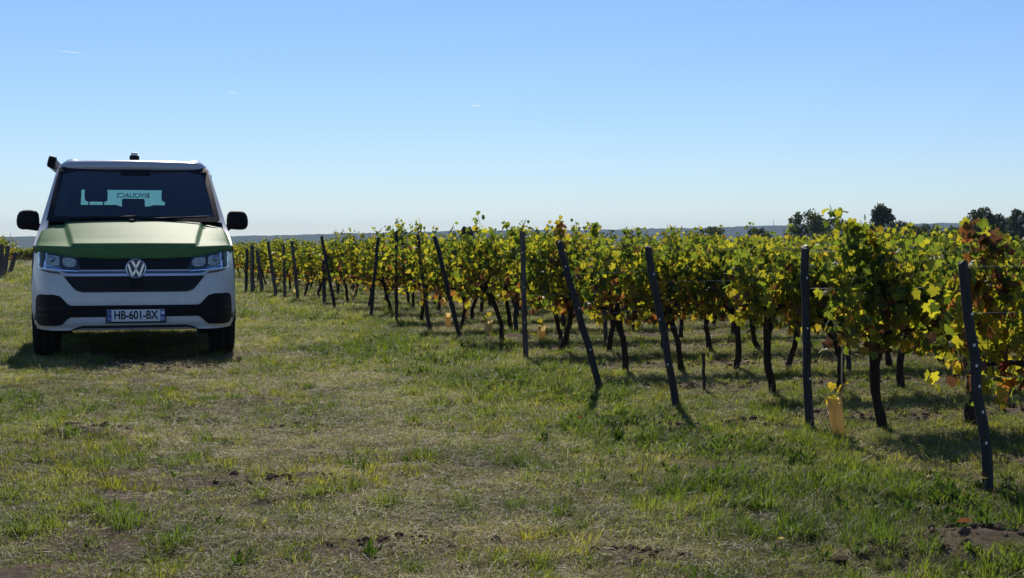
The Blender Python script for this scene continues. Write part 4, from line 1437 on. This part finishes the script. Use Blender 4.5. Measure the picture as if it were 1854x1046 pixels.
# short contrails high in the sky
cm, nt, out = new_mat('contrail_ice')
pv = N(nt, 'ShaderNodeVolumePrincipled')
pv.inputs['Color'].default_value = (0.98, 0.98, 0.98, 1)
pv.inputs['Density'].default_value = 0.035
pv.inputs['Anisotropy'].default_value = 0.6
nt.links.new(pv.outputs[0], out.inputs['Volume'])
for (x0, y0, x1, y1, lab) in ((100, 90.5, 149, 96.5, 'longest thin white contrail, high above the van'), (411, 165.5, 431, 169.5, 'short faint contrail below the longest one'),
                              (846, 190.2, 872, 191.6, 'faint level contrail above the middle of the vineyard')):
    Y = 16000.0
    s = Y / FPX
    cp, sp_ = math.cos(PITCH), math.sin(PITCH)
    def w3(px, py):
        u, v = (px - 927) * s, (523 - py) * s
        return Vector((u, Y * cp - v * sp_, CAM_H + Y * sp_ + v * cp))
    a, b_ = w3(x0, y0), w3(x1, y1)
    b = Builder()
    dv = (b_ - a)
    b.tube([(0, 0, 0), tuple(dv * 0.3), tuple(dv * 0.7), tuple(dv)], [2.0, 5.0, 6.5, 4.0], 8)
    o = obj('contrail', b.mesh('contrail'), cm, None, a)
    o['label'] = lab; o['category'] = 'contrail'; o['group'] = 'contrails in the sky'

# ------------------------------------------------------------------ grass
def blade_arrays(r, L, w, lean, base, az, curl):
    """one grass blade of two bent segments: 5 vertices"""
    dx, dy = math.cos(az), math.sin(az)
    px_, py_ = -dy, dx
    o = []
    for t, ww in ((0, 1.0), (0.5, 0.85)):
        out = lean * t + curl * t * t
        zz = math.sqrt(max(0.0, 1 - min(0.96, out * out))) * t if True else t
        c = (base[0] + dx * L * out, base[1] + dy * L * out, L * zz)
        o += [(c[0] - px_ * w * ww / 2, c[1] - py_ * w * ww / 2, c[2]), (c[0] + px_ * w * ww / 2, c[1] + py_ * w * ww / 2, c[2])]
    out = lean + curl
    zz = max(0.05, math.sqrt(max(0.0, 1 - min(0.98, out * out * 0.8))))
    o.append((base[0] + dx * L * out, base[1] + dy * L * out, L * zz))
    return o
def tuft_mesh(name, seed, n, L, w, spread, lean, mat, curl=0.25):
    r = random.Random(seed)
    V, Q, T = [], [], []
    for i in range(n):
        a = r.uniform(0, 2 * math.pi); d = spread * math.sqrt(r.random())
        o = len(V)
        V += blade_arrays(r, L * r.uniform(0.5, 1.15), w * r.uniform(0.7, 1.2), abs(r.gauss(lean, 0.22)), (d * math.cos(a), d * math.sin(a)), a + r.gauss(0, 0.9), r.uniform(0, curl))
        Q.append((o, o + 1, o + 3, o + 2)); T.append((o + 2, o + 3, o + 4))
    me = mesh_np(name, np.array(V), [np.array(Q, np.int32), np.array(T, np.int32)], False)
    me.materials.append(mat)
    return me
def straw_mesh(name, seed, n, L, w, spread, mat):
    """dead stalks lying about on the ground"""
    r = random.Random(seed)
    V, Q = [], []
    for i in range(n):
        a = r.uniform(0, 2 * math.pi); d = spread * math.sqrt(r.random())
        c = Vector((d * math.cos(a), d * math.sin(a), r.uniform(0.004, 0.022)))
        az = r.uniform(0, 2 * math.pi); l = L * r.uniform(0.4, 1.2) / 2
        dv = Vector((math.cos(az), math.sin(az), r.gauss(0, 0.16))) * l
        wv = Vector((-math.sin(az), math.cos(az), r.uniform(-.5, .5))) * w * r.uniform(.6, 1.2) / 2
        bend = Vector((0, 0, r.uniform(-.004, .012)))
        o = len(V)
        V += [tuple(c - dv - wv), tuple(c - dv + wv), tuple(c + bend + wv), tuple(c + bend - wv), tuple(c + dv + wv * .4), tuple(c + dv - wv * .4)]
        Q += [(o, o + 1, o + 2, o + 3), (o + 3, o + 2, o + 4, o + 5)]
    me = mesh_np(name, np.array(V), np.array(Q, np.int32), False)
    me.materials.append(mat)
    return me
def weed_mesh(name, seed, n, L, w, mat, up=0.5):
    """broad-leaved weed: a loose rosette of folded oval leaves"""
    r = random.Random(seed)
    V, Q = [], []
    for i in range(n):
        az = 2 * math.pi * i / n * 2.4 + r.uniform(-.4, .4)
        l = L * r.uniform(0.5, 1.1); ww = w * r.uniform(.7, 1.2)
        el = r.uniform(0.30, 1.15) * up * 1.6
        d = Vector((math.cos(az) * math.cos(el), math.sin(az) * math.cos(el), math.sin(el)))
        side = Vector((-math.sin(az), math.cos(az), 0))
        nrm = side.cross(d) * -1
        base = Vector((r.gauss(0, 0.012), r.gauss(0, 0.012), 0.0))
        o = len(V)
        for t, k in ((0.02, 0.15), (0.35, 0.8), (0.7, 0.95), (1.0, 0.08)):
            c = base + d * (l * t) - Vector((0, 0, 0.45 * l * t * t * (1.1 - el * 0.5)))
            V += [tuple(c - side * (ww * k / 2) + nrm * (ww * k * .15)), tuple(c), tuple(c + side * (ww * k / 2) + nrm * (ww * k * .15))]
        for j in range(3):
            a = o + 3 * j
            Q += [(a, a + 1, a + 4, a + 3), (a + 1, a + 2, a + 5, a + 4)]
    V = np.array(V); V[:, 2] = np.maximum(V[:, 2], 0.003)
    me = mesh_np(name, V, np.array(Q, np.int32), True)
    me.materials.append(mat)
    return me

def grass_mat(name, lo, mid, hi, trans_gain=1.6, tw=0.35, rough=0.55, spec=0.3):
    m, nt, out = new_mat(name)
    at = N(nt, 'ShaderNodeAttribute'); at.attribute_type = 'INSTANCER'; at.attribute_name = 'tint'
    gi = N(nt, 'ShaderNodeNewGeometry')
    mu = N(nt, 'ShaderNodeMath', operation='MULTIPLY_ADD')
    mu.inputs[1].default_value = 0.45
    nt.links.new(gi.outputs['Random Per Island'], mu.inputs[0])
    m2 = N(nt, 'ShaderNodeMath', operation='MULTIPLY'); m2.inputs[1].default_value = 0.6
    nt.links.new(at.outputs['Fac'], m2.inputs[0]); nt.links.new(m2.outputs[0], mu.inputs[2])
    r = ramp(nt, mu.outputs[0], [(0.05, lo), (0.5, mid), (0.95, hi)])
    b = N(nt, 'ShaderNodeBsdfPrincipled')
    b.inputs['Roughness'].default_value = rough
    b.inputs['Specular IOR Level'].default_value = spec
    nt.links.new(r.outputs[0], b.inputs['Base Color'])
    g = N(nt, 'ShaderNodeMix', data_type='RGBA', blend_type='MULTIPLY'); g.inputs[0].default_value = 1
    nt.links.new(r.outputs[0], g.inputs[6]); g.inputs[7].default_value = (trans_gain * 1.1, trans_gain * 1.15, trans_gain * 0.6, 1)
    t = N(nt, 'ShaderNodeBsdfTranslucent'); nt.links.new(g.outputs[2], t.inputs[0])
    mx = N(nt, 'ShaderNodeMixShader'); mx.inputs[0].default_value = tw
    nt.links.new(b.outputs[0], mx.inputs[1]); nt.links.new(t.outputs[0], mx.inputs[2])
    nt.links.new(mx.outputs[0], out.inputs[0])
    return m
GM_turf = grass_mat('turf_blade', (0.038, 0.054, 0.013), (0.118, 0.142, 0.030), (0.260, 0.245, 0.068), 2.1, 0.50, 0.48, 0.24)
GM_olive = grass_mat('olive_blade', (0.070, 0.076, 0.026), (0.145, 0.145, 0.048), (0.330, 0.285, 0.115), 1.8, 0.46, 0.48, 0.28)
GM_straw = grass_mat('straw', (0.10, 0.080, 0.040), (0.25, 0.205, 0.110), (0.58, 0.47, 0.29), 1.3, 0.36, 0.55, 0.2)
GM_tall = grass_mat('fresh_blade', (0.042, 0.070, 0.012), (0.092, 0.130, 0.018), (0.175, 0.185, 0.034), 2.0, 0.48, 0.55, 0.2)
GM_yel = grass_mat('yellow_blade', (0.10, 0.11, 0.016), (0.20, 0.19, 0.025), (0.28, 0.25, 0.04), 2.0, 0.5, 0.6, 0.15)
GM_weed = grass_mat('weed_leaf', (0.026, 0.048, 0.012), (0.056, 0.090, 0.016), (0.105, 0.140, 0.024), 2.0, 0.48, 0.7, 0.08)
src = bpy.data.collections.new('grass_sources')          # never linked to the scene: only the shapes grass is scattered from
def source(me):
    o = bpy.data.objects.new(me.name, me)
    src.objects.link(o)
KINDS_ = []
def add_kind(me):
    source(me); KINDS_.append(me.name)
for i in range(3): add_kind(tuft_mesh(f'a{i}_turf_tuft', 10 + i, 50, 0.036, 0.0026, 0.075, 0.55, GM_turf, 0.6))
for i in range(3): add_kind(tuft_mesh(f'b{i}_olive_tuft', 20 + i, 46, 0.038, 0.0024, 0.075, 0.70, GM_olive, 0.7))
for i in range(2): add_kind(straw_mesh(f'c{i}_straw', 30 + i, 44, 0.055, 0.0022, 0.11, GM_straw))
for i in range(2): add_kind(tuft_mesh(f'd{i}_tall_tuft', 40 + i, 40, 0.105, 0.0042, 0.05, 0.45, GM_tall, 0.5))
for i in range(2): add_kind(tuft_mesh(f'e{i}_yellow_tuft', 50 + i, 32, 0.085, 0.0038, 0.05, 0.5, GM_yel, 0.5))
for i in range(2): add_kind(tuft_mesh(f'g{i}_dry_stems', 80 + i, 9, 0.15, 0.0022, 0.05, 0.75, GM_straw, 0.9))
for i in range(3): add_kind(weed_mesh(f'f{i}_weed', 60 + i, 24, 0.062, 0.0125, GM_weed, 0.7))
IDX = {'turf': [0, 1, 2], 'olive': [3, 4, 5], 'straw': [6, 7], 'tall': [8, 9], 'yellow': [10, 11], 'weed': [12, 13, 14], 'stem': [15, 16]}
def scatter(density, y0, y1, seed, size):
    r = np.random.default_rng(seed)
    wmax = 0.36 * y1 + 0.8
    n = int(density * (y1 - y0) * 2 * wmax)
    y = r.uniform(y0, y1, n); x = r.uniform(-wmax, wmax, n)
    keep = np.abs(x) < 0.36 * y + 0.6
    return x[keep], y[keep], size
PX_, PY_, PI_, PS_, PT_ = [], [], [], [], []
def emit(x, y, kind, size, r, svar=0.35, tint=None):
    n = len(x)
    if not n: return
    PX_.append(x); PY_.append(y); PI_.append(r.choice(IDX[kind], n)); PS_.append(size * r.uniform(1 - svar, 1 + svar, n))
    PT_.append(np.clip((fbm(x, y, 0.7, 131, 3) - 0.5) * 1.6 + 0.5 + r.normal(0, 0.2, n), 0, 1) if tint is None else np.full(n, tint))
for (dens, y0, y1, size, seed) in ((560, 4.6, 8.5, 1.0, 1), (400, 8.5, 13, 1.08, 2), (210, 13, 20, 1.3, 3), (75, 20, 34, 1.8, 4), (16, 34, 60, 3.2, 5), (4, 60, 90, 5.0, 6)):
    r = np.random.default_rng(seed + 300)
    x, y, s = scatter(dens, y0, y1, seed, size)
    so, dr, lu = soil_mask(x, y), dry_mask(x, y), lush_mask(x, y)
    u = r.uniform(0, 1, len(x))
    keep = u > so * 0.90
    pv = np.clip(0.40 - 0.45 * lu + 0.65 * (dr - 0.3), 0.06, 0.75)
    v = r.uniform(0, 1, len(x))
    # straw where it is dry, turf and olive grass elsewhere
    straw = keep & (v < pv * 0.40)
    olive = keep & ~straw & (v < pv * 0.40 + 0.26 + 0.32 * dr)
    turf = keep & ~straw & ~olive
    emit(x[straw], y[straw], 'straw', s * 0.95, r)
    emit(x[olive], y[olive], 'olive', s * (0.75), r)
    emit(x[turf], y[turf], 'turf', s * 0.9, r)
    # taller clumps
    w = r.uniform(0, 1, len(x))
    cl = fbm(x, y, 0.42, 151, 3)
    tall = keep & (w < 0.20 * sstep(0.52, 0.72, cl) + 0.15 * lu * sstep(0.42, 0.66, cl))
    emit(x[tall], y[tall], 'tall', s * (0.64 + 0.22 * lu[tall]), r, 0.45)
    cy = fbm(x, y, 0.6, 161, 3)
    yel = keep & (w > 1 - 0.18 * sstep(0.55, 0.72, cy) * (1 - 0.7 * sstep(-0.5, 1.5, x)))
    emit(x[yel], y[yel], 'yellow', s * 0.7, r, 0.45)
    stem = keep & (r.uniform(0, 1, len(x)) < 0.05 + 0.04 * dr)
    emit(x[stem], y[stem], 'stem', s * 0.75, r, 0.45)
    cw = fbm(x, y, 0.5, 171, 3)
    weed = keep & (r.uniform(0, 1, len(x)) < 0.006 + 0.55 * lu * sstep(0.44, 0.64, cw) * sstep(-1.6, 0.2, x - edge_x(y) + 1.4) + 0.02 * sstep(0.6, 0.75, cw))
    emit(x[weed], y[weed], 'weed', s * (0.72 + 0.35 * lu[weed] ** 2), r, 0.45)
ax_, ay_ = np.concatenate(PX_), np.concatenate(PY_)
# no tall growth where the van stands
lx = (ax_ - VX) * math.cos(van.rotation_euler.z) + (ay_ - VY) * math.sin(van.rotation_euler.z)
ly = -(ax_ - VX) * math.sin(van.rotation_euler.z) + (ay_ - VY) * math.cos(van.rotation_euler.z)
wheel = (np.abs(np.abs(lx) - 0.838) < 0.16) & ((np.abs(ly - 0.95) < 0.25) | (np.abs(ly - 3.95) < 0.25))
ok = ~wheel
az_ = height(ax_, ay_)
n = int(ok.sum())
rr_ = np.random.default_rng(99)
pts = np.stack([ax_[ok], ay_[ok], az_[ok] - 0.003], 1)
pm = bpy.data.meshes.new('grass')
pm.vertices.add(n)
pm.vertices.foreach_set('co', pts.astype(np.float32).ravel())
a = pm.attributes.new('idx', 'INT', 'POINT'); a.data.foreach_set('value', np.concatenate(PI_)[ok].astype(np.int32))
a = pm.attributes.new('scl', 'FLOAT', 'POINT'); a.data.foreach_set('value', np.concatenate(PS_)[ok].astype(np.float32))
a = pm.attributes.new('tint', 'FLOAT', 'POINT'); a.data.foreach_set('value', np.concatenate(PT_)[ok].astype(np.float32))
rot = np.stack([rr_.normal(0, 0.10, n), rr_.normal(0, 0.10, n), rr_.uniform(0, 6.283, n)], 1)
a = pm.attributes.new('rot', 'FLOAT_VECTOR', 'POINT'); a.data.foreach_set('vector', rot.astype(np.float32).ravel())
grass = obj('grass', pm, None, kind='stuff')
ng = bpy.data.node_groups.new('scatter_grass', 'GeometryNodeTree')
ng.interface.new_socket('Geometry', in_out='INPUT', socket_type='NodeSocketGeometry')
ng.interface.new_socket('Geometry', in_out='OUTPUT', socket_type='NodeSocketGeometry')
gi_ = ng.nodes.new('NodeGroupInput'); go = ng.nodes.new('NodeGroupOutput')
ci = ng.nodes.new('GeometryNodeCollectionInfo')
ci.inputs['Collection'].default_value = src
ci.inputs['Separate Children'].default_value = True
ci.inputs['Reset Children'].default_value = True
ip = ng.nodes.new('GeometryNodeInstanceOnPoints')
ip.inputs['Pick Instance'].default_value = True
def named(nm, typ):
    q = ng.nodes.new('GeometryNodeInputNamedAttribute'); q.data_type = typ; q.inputs['Name'].default_value = nm
    return q.outputs['Attribute']
ng.links.new(gi_.outputs[0], ip.inputs['Points'])
ng.links.new(ci.outputs[0], ip.inputs['Instance'])
ng.links.new(named('idx', 'INT'), ip.inputs['Instance Index'])
e2r = ng.nodes.new('FunctionNodeEulerToRotation')
ng.links.new(named('rot', 'FLOAT_VECTOR'), e2r.inputs[0])
ng.links.new(e2r.outputs[0], ip.inputs['Rotation'])
ng.links.new(named('scl', 'FLOAT'), ip.inputs['Scale'])
ng.links.new(ip.outputs[0], go.inputs[0])
md = grass.modifiers.new('scatter', 'NODES'); md.node_group = ng

# clods of dug earth
cr_ = random.Random(4)
bm = bmesh.new()
for sx_, sy_, rx, ry, hh in SOIL_SPOTS:
    for i in range(int(60 * max(0.3, rx * 2))):
        x, y = cr_.gauss(sx_, rx * 0.5), cr_.gauss(sy_, ry * 0.6)
        s = cr_.uniform(0.006, 0.022) * (1.4 if cr_.random() < 0.1 else 1)
        r0 = bmesh.ops.create_icosphere(bm, subdivisions=1, radius=s)
        zc = hz(x, y)
        for v in r0['verts']:
            v.co = Vector((x, y, zc + s * 0.3)) + Vector((v.co.x * cr_.uniform(.7, 1.3), v.co.y * cr_.uniform(.7, 1.3), v.co.z * cr_.uniform(.5, .9)))
for c in ROW_C[:5]:
    for i in range(170):
        x = cr_.uniform(edge_x(c) - 0.1, edge_x(c) + 2.8)
        y = c + ROW_SLOPE * x + 0.52 + cr_.gauss(0, 0.16)
        s = cr_.uniform(0.007, 0.024) * (1.5 if cr_.random() < 0.12 else 1)
        r0 = bmesh.ops.create_icosphere(bm, subdivisions=1, radius=s)
        zc = hz(x, y)
        for v in r0['verts']:
            v.co = Vector((x, y, zc + s * 0.2)) + Vector((v.co.x * cr_.uniform(.7, 1.4), v.co.y * cr_.uniform(.7, 1.3), v.co.z * cr_.uniform(.5, .9)))
obj('soil_clods', bm_mesh('soil_clods', bm), simple('dug_earth', (0.085, 0.058, 0.038), 1.0, 0, 0.05, 0, 0.4, 30, 0.4), kind='stuff')

# single weeds and tufts that stand out
sgl = random.Random(8)
SINGLE = [(1322, 868, 0.20, 'tall', 'lush grass clump in the verge halfway along the closest tilted post'), (494, 664, 0.20, 'yellow', 'bright grass clump just ahead of the van shadow end'),
          (672, 1012, 0.15, 'weed', 'dark broad-leaved weed on bare soil at the bottom edge'), (640, 850, 0.20, 'tall', 'spreading grass clump beside the dry wheel track'),
          (528, 856, 0.13, 'yellow', 'pale low tuft on the dry wheel track'), (405, 803, 0.10, 'weed', 'little dark weed on the dry track ahead of the van'),
          (1010, 968, 0.11, 'tall', 'small grass tuft on the bare patch at the bottom middle'), (1120, 800, 0.20, 'weed', 'broad-leaved weed in the verge below the longest tilted post'),
          (836, 632, 0.14, 'weed', 'dark weed tuft at the foot of the steeply tilted post'), (430, 1030, 0.16, 'weed', 'dark upright weed among yellow grass at the bottom edge'),
          (200, 880, 0.17, 'yellow', 'yellow grass clump in the rough turf ahead of the van'), (1640, 900, 0.20, 'tall', 'upright long-bladed clump near the closest tilted post'),
          (1720, 905, 0.18, 'weed', 'dark leafy weed beside the closest tilted post foot'), (985, 805, 0.16, 'weed', 'dark weed in the middle of the green verge'),
          (20, 965, 0.16, 'tall', 'bright grass clump cut by the frame edge on the van side'), (560, 705, 0.12, 'tall', 'small fresh clump on the track past the van')]
SM = {'tall': GM_tall, 'yellow': GM_yel, 'weed': GM_weed}
for i, (px, py, wd, kind_, lab) in enumerate(SINGLE):
    x, y = ground_at(px, py)
    if kind_ == 'weed': me = weed_mesh('weed', 200 + i, 22, wd * 0.70, wd * 0.12, GM_weed, 0.85)
    else: me = tuft_mesh('grass_clump', 200 + i, 80, wd * 0.72, 0.0045, wd * 0.32, 0.5, SM[kind_], 0.5)
    o = obj('weed' if kind_ == 'weed' else 'grass_clump', me, None, None, (x, y, hz(x, y) - 0.004))
    o['label'] = lab; o['category'] = 'weed' if kind_ == 'weed' else 'grass clump'; o['group'] = 'single clumps in the turf'
# dandelion heads, fallen leaves
fm = simple('dandelion_yellow', (0.75, 0.55, 0.02), 0.7)
st_m = simple('flower_stalk', (0.08, 0.14, 0.03), 0.6)
for px, py, lab in ((1682, 804, 'yellow dandelion beneath the first vine beyond the caned guard'), (1783, 887, 'yellow dandelion at the foot of the closest tilted post'),
                    (1414, 998, 'yellow dandelion low on the turf near the bottom edge'), (1183, 726, 'yellow dandelion by the foot of the steel-dark tilted post')):
    x, y = ground_at(px, py + 8)
    t = thing('dandelion', lab, 'flower', (x, y, hz(x, y)), 0, 'dandelions in the grass')
    b = Builder(); b.tube([(0, 0, -0.01), (0.004, 0, 0.035), (0, 0.003, 0.07)], 0.002, 5); obj('stalk', b.mesh('stalk'), st_m, t)
    V, T = [(0, 0, 0.078)], []
    for k in range(20):
        aa = math.pi * 2 * k / 20
        rd = 0.017 if k % 2 == 0 else 0.011
        V.append((rd * math.cos(aa), rd * math.sin(aa), 0.074 + 0.004 * (k % 2)))
    T = [(0, 1 + k, 1 + (k + 1) % 20) for k in range(20)]
    obj('flower_head', mesh_np('flower_head', np.array(V), np.array(T, np.int32), False), fm, t)
for i, (px, py, kk, lab) in enumerate(((1752, 982, 'brown', 'dull orange fallen vine leaf on the bare soil near the bottom edge'), (980, 716, 'brown', 'brown curled vine leaf on the verge between two tilted posts'),
                         (1048, 764, 'brown', 'small brown fallen leaf in the green verge'), (1688, 870, 'yellow', 'pale dry leaf standing in the weeds by the closest post'))):
    x, y = ground_at(px, py)
    o = obj('fallen_leaf', LEAF_ME[kk][i % 3], None, None, (x, y, hz(x, y) + 0.028))
    o.scale = (0.05,) * 3; o.rotation_euler = (sgl.uniform(-.5, .5), sgl.uniform(-.5, .5), sgl.uniform(0, 6))
    o['label'] = lab; o['category'] = 'fallen leaf'; o['group'] = 'fallen vine leaves'
print('leaf objects', n_leaf_obj, 'vines', VINE_COUNT, 'grass points', n)
